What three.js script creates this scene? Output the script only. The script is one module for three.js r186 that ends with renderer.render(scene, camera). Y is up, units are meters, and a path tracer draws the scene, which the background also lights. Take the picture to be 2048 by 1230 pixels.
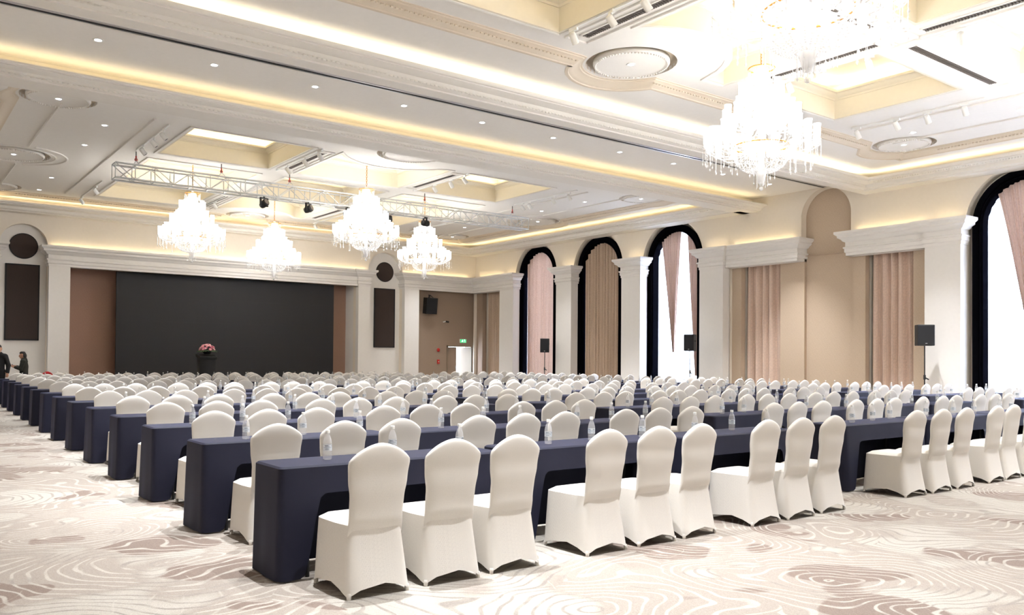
import * as THREE from 'three';
import { mergeGeometries, mergeVertices, toCreasedNormals } from 'three/addons/utils/BufferGeometryUtils.js';
import { RoundedBoxGeometry } from 'three/addons/geometries/RoundedBoxGeometry.js';
import { MarchingCubes } from 'three/addons/objects/MarchingCubes.js';
import { RectAreaLightUniformsLib } from 'three/addons/lights/RectAreaLightUniformsLib.js';
import { createNoise2D, createNoise4D } from 'simplex-noise';

// ---------------------------------------------------------------- camera, sky, exposure
const scene = new THREE.Scene();
const renderer = new THREE.WebGLRenderer({ antialias: true });
renderer.toneMapping = THREE.LinearToneMapping;
renderer.toneMappingExposure = 1.34;
renderer.shadowMap.enabled = true;
RectAreaLightUniformsLib.init();

const FOCAL = 1684.888, YAW = THREE.MathUtils.degToRad(37.1818), PITCH = THREE.MathUtils.degToRad(0.8844), ROLL = THREE.MathUtils.degToRad(0.4495), EYE = 1.4702;
const camera = new THREE.PerspectiveCamera(2 * Math.atan(615 / FOCAL) * 180 / Math.PI, 2048 / 1230, 0.1, 200);
{
  const fw = new THREE.Vector3(Math.sin(YAW), 0, -Math.cos(YAW)), rt = new THREE.Vector3(Math.cos(YAW), 0, Math.sin(YAW)), up = new THREE.Vector3(0, 1, 0);
  const fw2 = fw.clone().multiplyScalar(Math.cos(PITCH)).addScaledVector(up, Math.sin(PITCH));
  const up2 = up.clone().multiplyScalar(Math.cos(PITCH)).addScaledVector(fw, -Math.sin(PITCH));
  const r2 = rt.clone().multiplyScalar(Math.cos(ROLL)).addScaledVector(up2, Math.sin(ROLL));
  const u2 = up2.clone().multiplyScalar(Math.cos(ROLL)).addScaledVector(rt, -Math.sin(ROLL));
  camera.quaternion.setFromRotationMatrix(new THREE.Matrix4().makeBasis(r2, u2, fw2.clone().negate()));
  camera.position.set(0, EYE, 0);
  camera.setViewOffset(2048, 1230, 0, -76.34, 2048, 1230);   // the photograph is cropped from below: the lens axis lies under the middle of the frame
}
// a bright overcast sky outside the windows
scene.background = new THREE.Color().setRGB(0.78, 0.92, 1.2);
scene.backgroundIntensity = 16.0;

// how strong the lamps are
const POWER = { chandelier: 1.3, chandelierNear: 1.4, shade: 4.0, coveFar: 5.0, coveNear: 10.0, coveSoft: 1.6, coffer: 14.0, ledge: 2.2, ledgeFar: 0.6, spot: 125.0, spotFar: 50.0, spotStage: 14.0, spotWindow: 95.0, spotRear: 80.0 };
const WARM = new THREE.Color().setRGB(1.0, 0.82, 0.5), PALE = new THREE.Color().setRGB(1.0, 0.94, 0.77), CANDLE = new THREE.Color().setRGB(0.98, 0.98, 1.0), LENS = new THREE.Color().setRGB(0.96, 0.98, 1.02);

// ---------------------------------------------------------------- helpers
let seed = 7;
const rnd = () => { seed = (seed * 1664525 + 1013904223) >>> 0; return seed / 4294967296; };
const jit = (a) => (rnd() * 2 - 1) * a;
const taken = new Map();
function numbered(name) { const n = taken.get(name) ?? 0; taken.set(name, n + 1); return n ? name + '_' + String(n).padStart(3, '0') : name; }
function shade(o) { o.castShadow = true; o.receiveShadow = true; return o; }
function put(name, geo, mat, parent = scene) {
  const m = shade(new THREE.Mesh(Array.isArray(geo) ? merge(geo) : geo, mat));
  m.name = parent === scene ? numbered(name) : name; parent.add(m); return m;
}
function tag(o, label, category, group) { o.userData.label = label; o.userData.category = category; if (group) o.userData.group = group; return o; }
function thing(name, label, category, [x, y, d] = [0, 0, 0], turn = 0, group) {
  const o = new THREE.Group(); o.name = numbered(name); o.position.set(x, y, -d); o.rotation.y = turn; scene.add(o); return tag(o, label, category, group);
}
function setting(name) { const o = new THREE.Group(); o.name = numbered(name); o.userData.kind = 'structure'; scene.add(o); return o; }
function copyOf(root, label, [x, y, d], turn, group) {
  const r = root.clone(); r.name = numbered(root.userData.base ?? root.name.replace(/_\d{3}$/, '')); r.userData = { ...root.userData }; scene.add(r);
  r.position.set(x, y, -d); r.rotation.y = turn; return tag(r, label, root.userData.category, group ?? root.userData.group);
}
function merge(list) {
  const plain = list.map((g) => { const n = g.index ? g.toNonIndexed() : g.clone(); for (const k of Object.keys(n.attributes)) if (!['position', 'normal', 'uv'].includes(k)) n.deleteAttribute(k); if (!n.attributes.uv) n.setAttribute('uv', new THREE.BufferAttribute(new Float32Array(n.attributes.position.count * 2), 2)); return n; });
  return mergeGeometries(plain);
}
// uv in metres from the face that each triangle points along
function metres(geo) {
  const g = geo.index ? geo.toNonIndexed() : geo, p = g.attributes.position, uv = new Float32Array(p.count * 2), a = new THREE.Vector3(), b = new THREE.Vector3(), c = new THREE.Vector3();
  for (let i = 0; i < p.count; i += 3) {
    a.fromBufferAttribute(p, i); b.fromBufferAttribute(p, i + 1); c.fromBufferAttribute(p, i + 2);
    const n = b.clone().sub(a).cross(c.clone().sub(a)), x = Math.abs(n.x), y = Math.abs(n.y), z = Math.abs(n.z);
    [a, b, c].forEach((v, k) => { const [u, w] = y >= x && y >= z ? [v.x, v.z] : x >= z ? [v.z, v.y] : [v.x, v.y]; uv[(i + k) * 2] = u; uv[(i + k) * 2 + 1] = w; });
  }
  g.setAttribute('uv', new THREE.BufferAttribute(uv, 2)); return g;
}
const box = (x0, x1, y0, y1, d0, d1) => metres(new THREE.BoxGeometry(Math.abs(x1 - x0), Math.abs(y1 - y0), Math.abs(d1 - d0)).translate((x0 + x1) / 2, (y0 + y1) / 2, -(d0 + d1) / 2));
const V = (x, y, d) => new THREE.Vector3(x, y, -d);
const tube = (pts, r, seg = 12, sides = 6) => new THREE.TubeGeometry(new THREE.CatmullRomCurve3(pts), seg, r, sides);
function rod(a, b, r, sides = 6) {
  const v = b.clone().sub(a), g = new THREE.CylinderGeometry(r, r, v.length(), sides, 1);
  g.applyQuaternion(new THREE.Quaternion().setFromUnitVectors(new THREE.Vector3(0, 1, 0), v.clone().normalize()));
  return g.translate((a.x + b.x) / 2, (a.y + b.y) / 2, (a.z + b.z) / 2);
}
const lathe = (pts, seg = 24) => new THREE.LatheGeometry(pts.map(([r, y]) => new THREE.Vector2(r, y)), seg);
// a flat plate of plan (x, d) points with holes, its lower face at y
function plate(outline, holes, y, thick) {
  const s = new THREE.Shape(outline.map(([x, d]) => new THREE.Vector2(x, -d)));
  for (const h of holes) s.holes.push(new THREE.Path(h.map(([x, d]) => new THREE.Vector2(x, -d))));
  return metres(new THREE.ExtrudeGeometry(s, { depth: thick, bevelEnabled: false, curveSegments: 24 }).rotateX(Math.PI / 2).translate(0, y + thick, 0));
}
// an upright slab facing the room across x (points are d, y), from x0 to x1
function slabX(outline, holes, x0, x1) {
  const s = new THREE.Shape(outline.map(([d, y]) => new THREE.Vector2(d, y)));
  for (const h of holes) s.holes.push(new THREE.Path(h.map(([d, y]) => new THREE.Vector2(d, y))));
  return metres(new THREE.ExtrudeGeometry(s, { depth: x1 - x0, bevelEnabled: false }).rotateY(Math.PI / 2).translate(x0, 0, 0));
}
// an upright slab facing the room along d (points are x, y), from d0 to d1
function slabD(outline, holes, d0, d1) {
  const s = new THREE.Shape(outline.map(([x, y]) => new THREE.Vector2(x, y)));
  for (const h of holes) s.holes.push(new THREE.Path(h.map(([x, y]) => new THREE.Vector2(x, y))));
  return metres(new THREE.ExtrudeGeometry(s, { depth: d1 - d0, bevelEnabled: false }).translate(0, 0, -d1));
}
const rect = (a0, a1, b0, b1) => [[a0, b0], [a1, b0], [a1, b1], [a0, b1]];
function arch(c, half, base, spring, n = 28) {
  const out = [[c - half, base], [c + half, base]];
  for (let i = 0; i <= n; i++) { const t = Math.PI * i / n; out.push([c + half * Math.cos(t), spring + half * Math.sin(t)]); }
  return out;
}
const circle = (x, d, r, n = 40) => Array.from({ length: n }, (_, i) => [x + r * Math.cos(i / n * 2 * Math.PI), d + r * Math.sin(i / n * 2 * Math.PI)]);
// a moulding: profile (outward offset, y) carried along plan points (x, d); the room lies on the right hand when walking the plan seen from above with x right and d up
function moulding(plan, profile, closed = false) {
  const n = plan.length, m = [];
  const nrm = (a, b) => { const dx = b[0] - a[0], dd = b[1] - a[1], l = Math.hypot(dx, dd); return [dd / l, -dx / l]; };
  for (let i = 0; i < n; i++) {
    const a = plan[(i + n - 1) % n], p = plan[i], b = plan[(i + 1) % n];
    let n1 = i || closed ? nrm(a, p) : nrm(p, b), n2 = i < n - 1 || closed ? nrm(p, b) : nrm(a, p);
    const k = 1 + n1[0] * n2[0] + n1[1] * n2[1]; m.push([(n1[0] + n2[0]) / k, (n1[1] + n2[1]) / k]);
  }
  const at = (i, [o, y]) => [plan[i][0] + m[i][0] * o, y, -(plan[i][1] + m[i][1] * o)], pos = [], P = profile.length;
  const quad = (a, b, c, d) => pos.push(...a, ...b, ...c, ...a, ...c, ...d);
  for (let i = 0; i < (closed ? n : n - 1); i++) for (let j = 0; j < P; j++) { const k = (i + 1) % n, l = (j + 1) % P; quad(at(i, profile[j]), at(k, profile[j]), at(k, profile[l]), at(i, profile[l])); }
  if (!closed) {
    const tri = THREE.ShapeUtils.triangulateShape(profile.map(([o, y]) => new THREE.Vector2(o, y)), []);
    for (const [a, b, c] of tri) { pos.push(...at(0, profile[a]), ...at(0, profile[b]), ...at(0, profile[c])); pos.push(...at(n - 1, profile[c]), ...at(n - 1, profile[b]), ...at(n - 1, profile[a])); }
  }
  const g = new THREE.BufferGeometry(); g.setAttribute('position', new THREE.Float32BufferAttribute(pos, 3)); g.computeVertexNormals();
  return metres(toCreasedNormals(g, 0.6));
}

// ---------------------------------------------------------------- textures
function grid(w, h, fn, srgb = true) {
  const data = new Uint8Array(w * h * 4);
  for (let y = 0; y < h; y++) for (let x = 0; x < w; x++) { const c = fn(x, y), o = (y * w + x) * 4; data[o] = c[0]; data[o + 1] = c[1]; data[o + 2] = c[2]; data[o + 3] = 255; }
  const t = new THREE.DataTexture(data, w, h); t.wrapS = t.wrapT = THREE.RepeatWrapping; t.magFilter = THREE.LinearFilter; t.minFilter = THREE.LinearMipmapLinearFilter; t.generateMipmaps = true;
  if (srgb) t.colorSpace = THREE.SRGBColorSpace; t.needsUpdate = true; return t;
}
const mul = (() => { let s = 12345; return () => { s = (s * 1103515245 + 12345) >>> 0; return s / 4294967296; }; });
const r1 = mul(), n4 = createNoise4D(r1), n2 = createNoise2D(r1);
// noise that repeats over a unit square
const loop = (u, v, f, off = 0) => n4(f * Math.cos(u * 6.28319) / 6.28319 + off, f * Math.sin(u * 6.28319) / 6.28319, f * Math.cos(v * 6.28319) / 6.28319 - off, f * Math.sin(v * 6.28319) / 6.28319);
const clamp = (x, a = 0, b = 1) => Math.min(b, Math.max(a, x)), smooth = (a, b, x) => { const t = clamp((x - a) / (b - a)); return t * t * (3 - 2 * t); };
function grainTexture(size, base, amp, stretch = 1) {
  return grid(size, size, (x, y) => { const k = (r1() - 0.5) * amp + loop(x / size, y / size, 6 * stretch) * amp * 0.5; return base.map((c) => clamp(c + k, 0, 255)); });
}
const plasterTexture = grainTexture(256, [248, 246, 243], 3);
const clothTexture = grid(256, 256, (x, y) => { const k = 240 + 9 * ((x + y) % 2) + (r1() - 0.5) * 16; return [k, k, k]; });
const wovenTexture = grid(256, 256, (x, y) => { const k = 236 + 8 * Math.sin(x * 1.57) * Math.sin(y * 1.57) + (r1() - 0.5) * 20 + 6 * loop(x / 256, y / 256, 9, 3); return [k, k, k].map((v) => clamp(v, 0, 255)); });
// damask curtain cloth: narrow woven stripes with a leafy figure
const drapeTexture = grid(256, 256, (x, y) => {
  const u = x / 256, v = y / 256, s = Math.sin(u * 6.28319 * 8), f = smooth(0.05, 0.35, loop(u, v, 10, 5) + 0.4 * s), k = 228 + 11 * f + (r1() - 0.5) * 8; return [k, k - 2, k - 5];
});
// carpet: scalloped contour lines over drifting patches of cream, beige and taupe
const CARPET = 9.0;
const carpetTexture = (() => {
  const N = 2048, cells = 4, cx = [], r = mul();
  for (let i = 0; i < cells * cells; i++) cx.push([((i % cells) + 0.2 + 0.6 * r()) / cells, (Math.floor(i / cells) + 0.2 + 0.6 * r()) / cells, r()]);
  const low = 256, wx = new Float32Array(low * low), wy = new Float32Array(low * low), pa = new Float32Array(low * low), pb = new Float32Array(low * low);
  for (let y = 0; y < low; y++) for (let x = 0; x < low; x++) {
    const u = x / low, v = y / low, i = y * low + x;
    wx[i] = loop(u, v, 7, 1) * 0.05 + loop(u, v, 26, 2) * 0.006; wy[i] = loop(u, v, 7, 11) * 0.05 + loop(u, v, 26, 12) * 0.006;
    pa[i] = loop(u + wx[i], v * 1 + wy[i], 6, 21) + 0.45 * loop(u, v, 15, 22); pb[i] = loop(u, v, 8, 31) + 0.4 * loop(u + wy[i], v, 19, 32);
  }
  const at = (f, u, v) => { const x = u * low, y = v * low, x0 = Math.floor(x), y0 = Math.floor(y), a = x - x0, b = y - y0, g = (i, j) => f[((j + low) % low) * low + (i + low) % low]; return (g(x0, y0) * (1 - a) + g(x0 + 1, y0) * a) * (1 - b) + (g(x0, y0 + 1) * (1 - a) + g(x0 + 1, y0 + 1) * a) * b; };
  const CREAM = [184, 178, 168], BEIGE = [164, 154, 144], TAUPE = [136, 121, 111], PALE = [194, 188, 178], GREY = [149, 141, 133];
  const mix = (a, b, t) => [a[0] + (b[0] - a[0]) * t, a[1] + (b[1] - a[1]) * t, a[2] + (b[2] - a[2]) * t];
  return grid(N, N, (x, y) => {
    const u = x / N, v = y / N, uw = u + at(wx, u, v), vw = v + at(wy, u, v);
    let best = 9, second = 9, id = 0;
    const ci = Math.floor(uw * cells), cj = Math.floor(vw * cells);
    for (let j = cj - 1; j <= cj + 1; j++) for (let i = ci - 1; i <= ci + 1; i++) {
      const k = ((j + cells * 4) % cells) * cells + (i + cells * 4) % cells, c = cx[k], du = uw - (c[0] + Math.floor(i / cells)), dv = vw - (c[1] + Math.floor(j / cells)), q = Math.hypot(du, dv * 1.15) - c[2] * 0.05;
      if (q < best) { second = best; best = q; id = k; } else if (q < second) second = q;
    }
    const f = best * CARPET / (0.1 + 0.03 * cx[id][2]), edge = Math.abs(f - Math.round(f)), A = at(pa, u, v), B = at(pb, u, v);
    let c = mix(CREAM, BEIGE, smooth(-0.25, -0.02, A)); c = mix(c, TAUPE, smooth(0.34, 0.42, B + 0.25 * A));
    const dark = smooth(0.34, 0.42, B + 0.25 * A), line = smooth(0.15, 0.08, edge) * (0.55 + 0.45 * smooth(-0.5, 0.2, loop(u, v, 60, 50)));
    c = mix(c, mix(GREY, PALE, smooth(0.0, 0.6, dark + smooth(-0.1, 0.15, A))), line * 0.85);
    const spoke = smooth(0.12, 0.05, Math.abs(Math.sin((uw * 1.7 + vw) * 75))) * smooth(0.1, 0.5, loop(u, v, 30, 60)); c = mix(c, PALE, spoke * 0.5);
    const g = (r1() - 0.5) * 22; return [clamp(c[0] + g, 0, 255), clamp(c[1] + g, 0, 255), clamp(c[2] + g, 0, 255)];
  });
})();
carpetTexture.repeat.set(1 / CARPET, 1 / CARPET);
const carpetPile = grid(256, 256, () => { const k = 255 * r1(); return [k, k, k]; }, false); carpetPile.repeat.set(2.5, 2.5);

// ---------------------------------------------------------------- materials
const mat = (color, roughness = 0.8, more = {}) => new THREE.MeshStandardMaterial({ color, roughness, ...more });
const rgb = (r, g, b) => new THREE.Color().setRGB(r, g, b);
const M = {
  ceiling: mat('#f3f0ea', 0.9, { map: plasterTexture }), cornice: mat('#eeeae2', 0.85, { map: plasterTexture }), coffer: mat('#f1ead8', 0.9, { map: plasterTexture }),
  wall: mat('#efe7da', 0.9, { map: plasterTexture }), pilaster: mat('#ebe9e6', 0.85, { map: plasterTexture }), step: mat('#e3d6c2', 0.85, { map: plasterTexture }),
  tan: mat('#d2bda5', 0.95, { map: wovenTexture }), stageTan: mat('#a5826f', 0.9, { map: wovenTexture }), recess: mat('#aa9480', 0.92, { map: wovenTexture }),
  carpet: mat('#ffffff', 0.97, { map: carpetTexture, bumpMap: carpetPile, bumpScale: 0.003 }),
  blackFrame: new THREE.MeshPhysicalMaterial({ color: '#08080c', roughness: 0.7, specularIntensity: 0.0 }), black: mat('#121213', 0.55), blackMatt: mat('#17171a', 0.85), speakerGrille: mat('#3b2f2a', 0.9, { map: wovenTexture }),
  led: mat('#161518', 0.65), chrome: mat('#d5d6d8', 0.28, { metalness: 0.9 }), truss: mat('#cfd0cf', 0.38, { metalness: 0.75 }), brass: mat('#c98f45', 0.3, { metalness: 0.85 }), red: mat('#c0271e', 0.5),
  white: mat('#f2f1ec', 0.45), chair: mat('#efeae2', 0.85, { map: clothTexture, side: THREE.DoubleSide }), navy: new THREE.MeshPhysicalMaterial({ color: '#080c2b', roughness: 0.75, sheen: 0.3, sheenColor: new THREE.Color('#4658c0'), sheenRoughness: 0.5, map: clothTexture, side: THREE.DoubleSide }),
  drape: mat('#f2d9c8', 0.9, { map: drapeTexture, side: THREE.DoubleSide }), drapeBrown: mat('#d3bca6', 0.9, { map: drapeTexture, side: THREE.DoubleSide }),
  drapeLit: new THREE.MeshPhysicalMaterial({ color: '#cbb0a0', roughness: 1, map: drapeTexture, transmission: 0.1, thickness: 0, side: THREE.DoubleSide }),
  sheer: new THREE.MeshPhysicalMaterial({ color: '#f4f5f8', roughness: 0.8, transmission: 0.75, thickness: 0, side: THREE.DoubleSide }),
  glass: new THREE.MeshPhysicalMaterial({ color: '#ffffff', roughness: 0, transmission: 1, thickness: 0, ior: 1.45 }),
  crystal: new THREE.MeshPhysicalMaterial({ color: '#ffffff', roughness: 0.1, transmission: 0.5, thickness: 0, ior: 1.6 }),
  bottle: new THREE.MeshPhysicalMaterial({ color: '#ffffff', roughness: 0.08, transmission: 0.8, thickness: 0, ior: 1.5 }),
  glowShade: mat('#fffaf0', 0.6, { emissive: CANDLE, emissiveIntensity: POWER.shade }), glowStrip: mat('#fff2d0', 0.6, { emissive: WARM, emissiveIntensity: 4 }), glowLens: mat('#ffffff', 0.5, { emissive: LENS, emissiveIntensity: 9 }),
  dark: mat('#1a1917', 0.9), grille: mat('#6d645c', 0.7), skirting: mat('#8d7a66', 0.6),
};
for (const t of [plasterTexture]) t.repeat.set(1.3, 1.3);
wovenTexture.repeat.set(3, 3); drapeTexture.repeat.set(2.2, 1.4); clothTexture.repeat.set(14, 14);

// ---------------------------------------------------------------- the hall: floor, walls
const XL = -1.6, XW = 23.35, DB = -3.6, DS = 33.9;            // left wall, window wall, back wall, stage wall
{
  const f = put('floor', box(XL - 0.3, 25.2, -0.2, 0, DB - 0.3, 35.2), M.carpet); f.userData.kind = 'structure';
  const l = put('wall_left', box(XL - 0.3, XL, 0, 8.2, DB - 0.3, 35.2), M.wall); l.userData.kind = 'structure';
  const b = put('wall_back', box(XL, 24.6, 0, 8.2, DB - 0.3, DB), M.wall); b.userData.kind = 'structure';
  const r = put('roof_slab', box(XL - 0.3, 25.2, 8.2, 8.4, DB - 0.3, 35.2), M.dark); r.userData.kind = 'structure';
}
const WINDOWS = [29.1, 25.1, 21.1, 9.2, 5.2, 1.2], SPRING = 5.14, FR = 1.27, FI = 1.07;
// window wall: an outer skin, an inner skin with wide arched reveals, pilasters in front
{
  const w = setting('wall_right');
  const reveal = WINDOWS.map((c) => arch(c, 1.46, 0.0, SPRING).map(([d, y]) => [d, Math.max(y, 0.001)]));
  put('outer_skin', slabX(rect(DB, 35.2, 0, 8.2), [...WINDOWS.map((c) => arch(c, FR, 0.001, SPRING)), rect(16.55, 18.1, 0.002, 4.75), rect(12.15, 13.6, 0.002, 4.75), rect(31.9, 33.35, 0.002, 4.75)].map((h) => h.map(([d, y]) => [d, y])), 23.72, 24.25), M.wall, w);
  put('inner_skin', slabX(rect(DB, 33.9, 0, 8.2), [...reveal, [[11.6, 0.001], [18.48, 0.001], [18.48, 4.7], [15.68, 4.7], ...arch(14.83, 0.85, 4.7, 5.98).slice(2).reverse().reverse(), [13.98, 4.7], [11.6, 4.7]], rect(31.6, 33.85, 0.001, 4.7)], XW, 23.74), M.wall, w);
  // the fabric-covered bay between the two big pilasters, with two curtain slots and the arched partition store
  put('fabric_panel', slabX(rect(11.6, 18.48, 0.0, 4.8), [rect(16.55, 18.1, 0.001, 4.72), rect(12.15, 13.6, 0.001, 4.72), rect(14.0, 15.66, 0.001, 4.79)], 23.5, 23.74), M.tan, w);
  put('alcove_back', box(23.62, 23.73, 0, 7.0, 13.9, 15.8), M.tan, w);
  for (const [a, b] of [[16.5, 18.2], [12.1, 13.7], [31.85, 33.4]]) put('slot_back', box(24.2, 24.4, 0, 4.9, a, b), M.recess, w);
  put('corner_panel', slabX(rect(31.6, 33.85, 0, 4.8), [rect(31.9, 33.35, 0.001, 4.72)], 23.5, 23.74), M.recess, w);
}
const PIERS = [[30.27, 31.3], [26.3, 27.27], [22.36, 23.36], [18.48, 19.5], [10.62, 11.58], [6.72, 7.68], [2.72, 3.68]];
for (const [a, b] of PIERS) { const p = put('wall_pier', box(23.0, XW + 0.02, 0, 5.3, a, b), M.pilaster); p.userData.kind = 'structure'; }
// stage wall
const NICHE = [[4.15, 0.74, 5.32], [18.4, 0.86, 5.36]];
{
  const w = setting('wall_front');
  put('front_skin', slabD(rect(XL, 23.6, 0, 8.2), [rect(5.58, 16.94, 0.001, 4.7), rect(20.02, 23.55, 0.001, 4.7), ...NICHE.map(([c, h, s]) => arch(c, h, 0.002, s))], 33.75, 34.0), M.wall, w);
  put('screen_recess', slabD(rect(5.2, 17.3, 0, 5), [], 34.75, 34.9), M.stageTan, w);
  for (const [a, b] of [[5.2, 5.58], [16.94, 17.3]]) put('recess_side', box(a, b, 0, 4.7, 34.0, 34.8), M.pilaster, w);
  put('recess_head', box(5.4, 17.1, 4.7, 5.0, 34.0, 34.8), M.pilaster, w);
  for (const [c, h] of NICHE) put('niche_back', box(c - h - 0.1, c + h + 0.1, 0, 6.6, 34.0, 34.2), M.pilaster, w);
  put('door_wall', slabD(rect(19.9, 24.6, 0, 5), [rect(22.02, 23.46, 0.001, 2.02)], 34.15, 34.3), M.recess, w);
  put('recess_side', box(19.7, 20.02, 0, 4.7, 34.0, 34.2), M.pilaster, w); put('recess_head', box(19.9, 23.6, 4.7, 4.9, 34.0, 34.3), M.recess, w);
  put('end_skin', box(23.5, 25.2, 0, 8.2, 34.3, 34.5), M.wall, w); put('upper_skin', box(XL, 25.2, 4.9, 8.2, 34.9, 35.1), M.wall, w);
  put('lower_skin', slabD(rect(XL, 25.2, 0, 4.95), [rect(21.5, 24.3, 0.001, 2.6)], 34.95, 35.1), M.wall, w);
  put('jamb', [box(21.4, 21.5, 0, 2.7, 34.3, 35.0), box(24.3, 24.4, 0, 2.7, 34.3, 35.0), box(21.4, 24.4, 2.6, 2.7, 34.3, 35.0)], M.white, w);
  for (const [a, b] of [[4.9, 5.58], [16.94, 17.5], [19.26, 20.02], [2.7, 3.4]]) { const p = put('wall_pier', box(a, b, 0, 5.3, 33.5, 33.76), M.pilaster); p.userData.kind = 'structure'; }
}
// entablatures: one stepped profile carried round piers and across recesses
const ENTAB = [[-0.05, 4.62], [0.02, 4.62], [0.02, 4.7], [0.05, 4.72], [0.05, 4.82], [0.08, 4.84], [0.08, 4.87], [0.03, 4.89], [0.03, 5.02], [0.09, 5.05], [0.12, 5.1], [0.2, 5.15], [0.2, 5.2], [0.27, 5.26], [0.27, 5.33], [-0.05, 5.33]];
function entablature(plan) { const t = put('trim', moulding(plan, ENTAB), M.pilaster); t.name = 'trim_' + (entablature.n = (entablature.n ?? 0) + 1); t.userData.kind = 'structure'; return t; }
entablature([[19.26, 34.0], [19.26, 33.5], [20.02, 33.5], [20.02, 33.6], [23.1, 33.6], [23.1, 31.3], [23.0, 31.3], [23.0, 30.27], [23.4, 30.27]]);
entablature([[4.9, 34.0], [4.9, 33.5], [5.58, 33.5], [5.58, 33.6], [16.94, 33.6], [16.94, 33.5], [17.5, 33.5], [17.5, 34.0]]);
entablature([[2.0, 33.5], [3.4, 33.5], [3.4, 34.0]]);
for (const [a, b] of [[26.3, 27.27], [22.36, 23.36], [6.72, 7.68], [2.72, 3.68]]) entablature([[23.4, b], [23.0, b], [23.0, a], [23.4, a]]);
entablature([[23.4, 19.5], [23.0, 19.5], [23.0, 18.48], [23.12, 18.48], [23.12, 15.68], [23.66, 15.68]]);
entablature([[23.66, 13.98], [23.12, 13.98], [23.12, 11.58], [23.0, 11.58], [23.0, 10.62], [23.4, 10.62]]);
{ // solid behind the set-back entablatures
  const w = scene.getObjectByName('wall_right');
  put('lintel', [box(23.12, 23.5, 4.62, 5.33, 15.7, 18.48), box(23.12, 23.5, 4.62, 5.33, 11.58, 13.97), box(23.1, 23.5, 4.62, 5.33, 31.3, 33.9)], M.pilaster, w);
  put('lintel', [box(5.58, 16.94, 4.62, 5.33, 33.6, 33.8), box(20.02, 23.4, 4.62, 5.33, 33.6, 33.8)], M.pilaster, scene.getObjectByName('wall_front'));
}
// light ledges: strips lying on the entablature tops that wash the wall above
function ledgeLight(parent, x0, d0, x1, d1, power, tint = WARM) {
  const L = Math.hypot(x1 - x0, d1 - d0), s = put('light_strip', new THREE.BoxGeometry(L, 0.02, 0.05), M.glowStrip, parent);
  s.position.set((x0 + x1) / 2, ledgeLight.y, -(d0 + d1) / 2); s.rotation.y = Math.atan2(d1 - d0, x1 - x0);
  const l = new THREE.RectAreaLight(tint, power, L, 0.06); l.position.set(s.position.x, ledgeLight.y + 0.025, s.position.z); l.rotation.order = 'YXZ'; l.rotation.set(Math.PI / 2, s.rotation.y, 0); parent.add(l);
}
ledgeLight.y = 5.35;
{
  const g = setting('trim_ledge_lights'); g.name = 'trim_20';
  for (const [a, b] of PIERS.slice(0, 5)) ledgeLight(g, 23.12, a + 0.1, 23.12, b - 0.1, POWER.ledge);
  ledgeLight(g, 23.22, 15.9, 23.22, 18.3, POWER.ledge); ledgeLight(g, 23.22, 11.7, 23.22, 13.8, POWER.ledge); ledgeLight(g, 23.2, 31.5, 23.2, 33.4, POWER.ledge);
  ledgeLight(g, 5.0, 33.65, 17.4, 33.65, POWER.ledgeFar); ledgeLight(g, 19.35, 33.65, 22.9, 33.65, POWER.ledgeFar * 2);
}

// ---------------------------------------------------------------- ceiling
const CROWN = [[-0.3, 6.40], [0.33, 6.40], [0.33, 6.43], [0.4, 6.46], [0.43, 6.53], [0.43, 6.55], [0.5, 6.57], [0.58, 6.60], [0.58, 6.62], [0.64, 6.63], [0.66, 6.66], [0.66, 6.70], [0.6, 6.70], [0.6, 6.6], [-0.3, 6.6]];
const crowns = setting('trim'); crowns.name = 'trim_30';
put('crown_moulding', moulding([[XL, 33.65], [23.1, 33.65], [23.1, 17.62]], CROWN), M.cornice, crowns);
put('crown_moulding', moulding([[XL, 13.55], [23.1, 13.55], [23.1, DB]], CROWN.map(([o, y]) => [Math.max(o, 0.04), y])), M.cornice, crowns); put('crown_backing', box(23.05, 23.4, 6.405, 6.6, DB, 13.5), M.cornice, crowns);
put('crown_moulding', moulding([[XL, 17.6], [23.4, 17.6]], CROWN.map(([o, y]) => [o, 6.4 + (y - 6.4) * 0.68])), M.cornice, crowns);
put('crown_return', box(22.42, 23.4, 6.401, 6.62, 17.32, 17.95), M.cornice, crowns);
// carved leaf rows on the two crossing beams: little overlapping leaves, too many to count
{
  const leaf = new THREE.SphereGeometry(1, 6, 4).scale(0.055, 0.03, 0.02), list = [];
  for (const [d, n] of [[13.165, 0], [17.215, 1]]) for (let x = 0.6; x < 22.6; x += 0.085) list.push(leaf.clone().rotateZ(jit(0.5)).rotateX(-0.9).translate(x, 6.4 + (n ? 0.05 : 0.075) + jit(0.006), -(d - 0.02)));
  const o = put('leaf_carving', list, M.cornice, crowns); o.userData.kind = 'stuff';
  // wall crowns: a fine bead row
  const bead = new THREE.SphereGeometry(0.018, 5, 4), beads = [];
  for (let d = DB + 0.5; d < 12.8; d += 0.07) beads.push(bead.clone().translate(22.53, 6.56, -d));
  for (let d = 18.2; d < 33; d += 0.07) beads.push(bead.clone().translate(22.53, 6.56, -d));
  const b = put('bead_row', beads, M.cornice, crowns); b.userData.kind = 'stuff';
}
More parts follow.
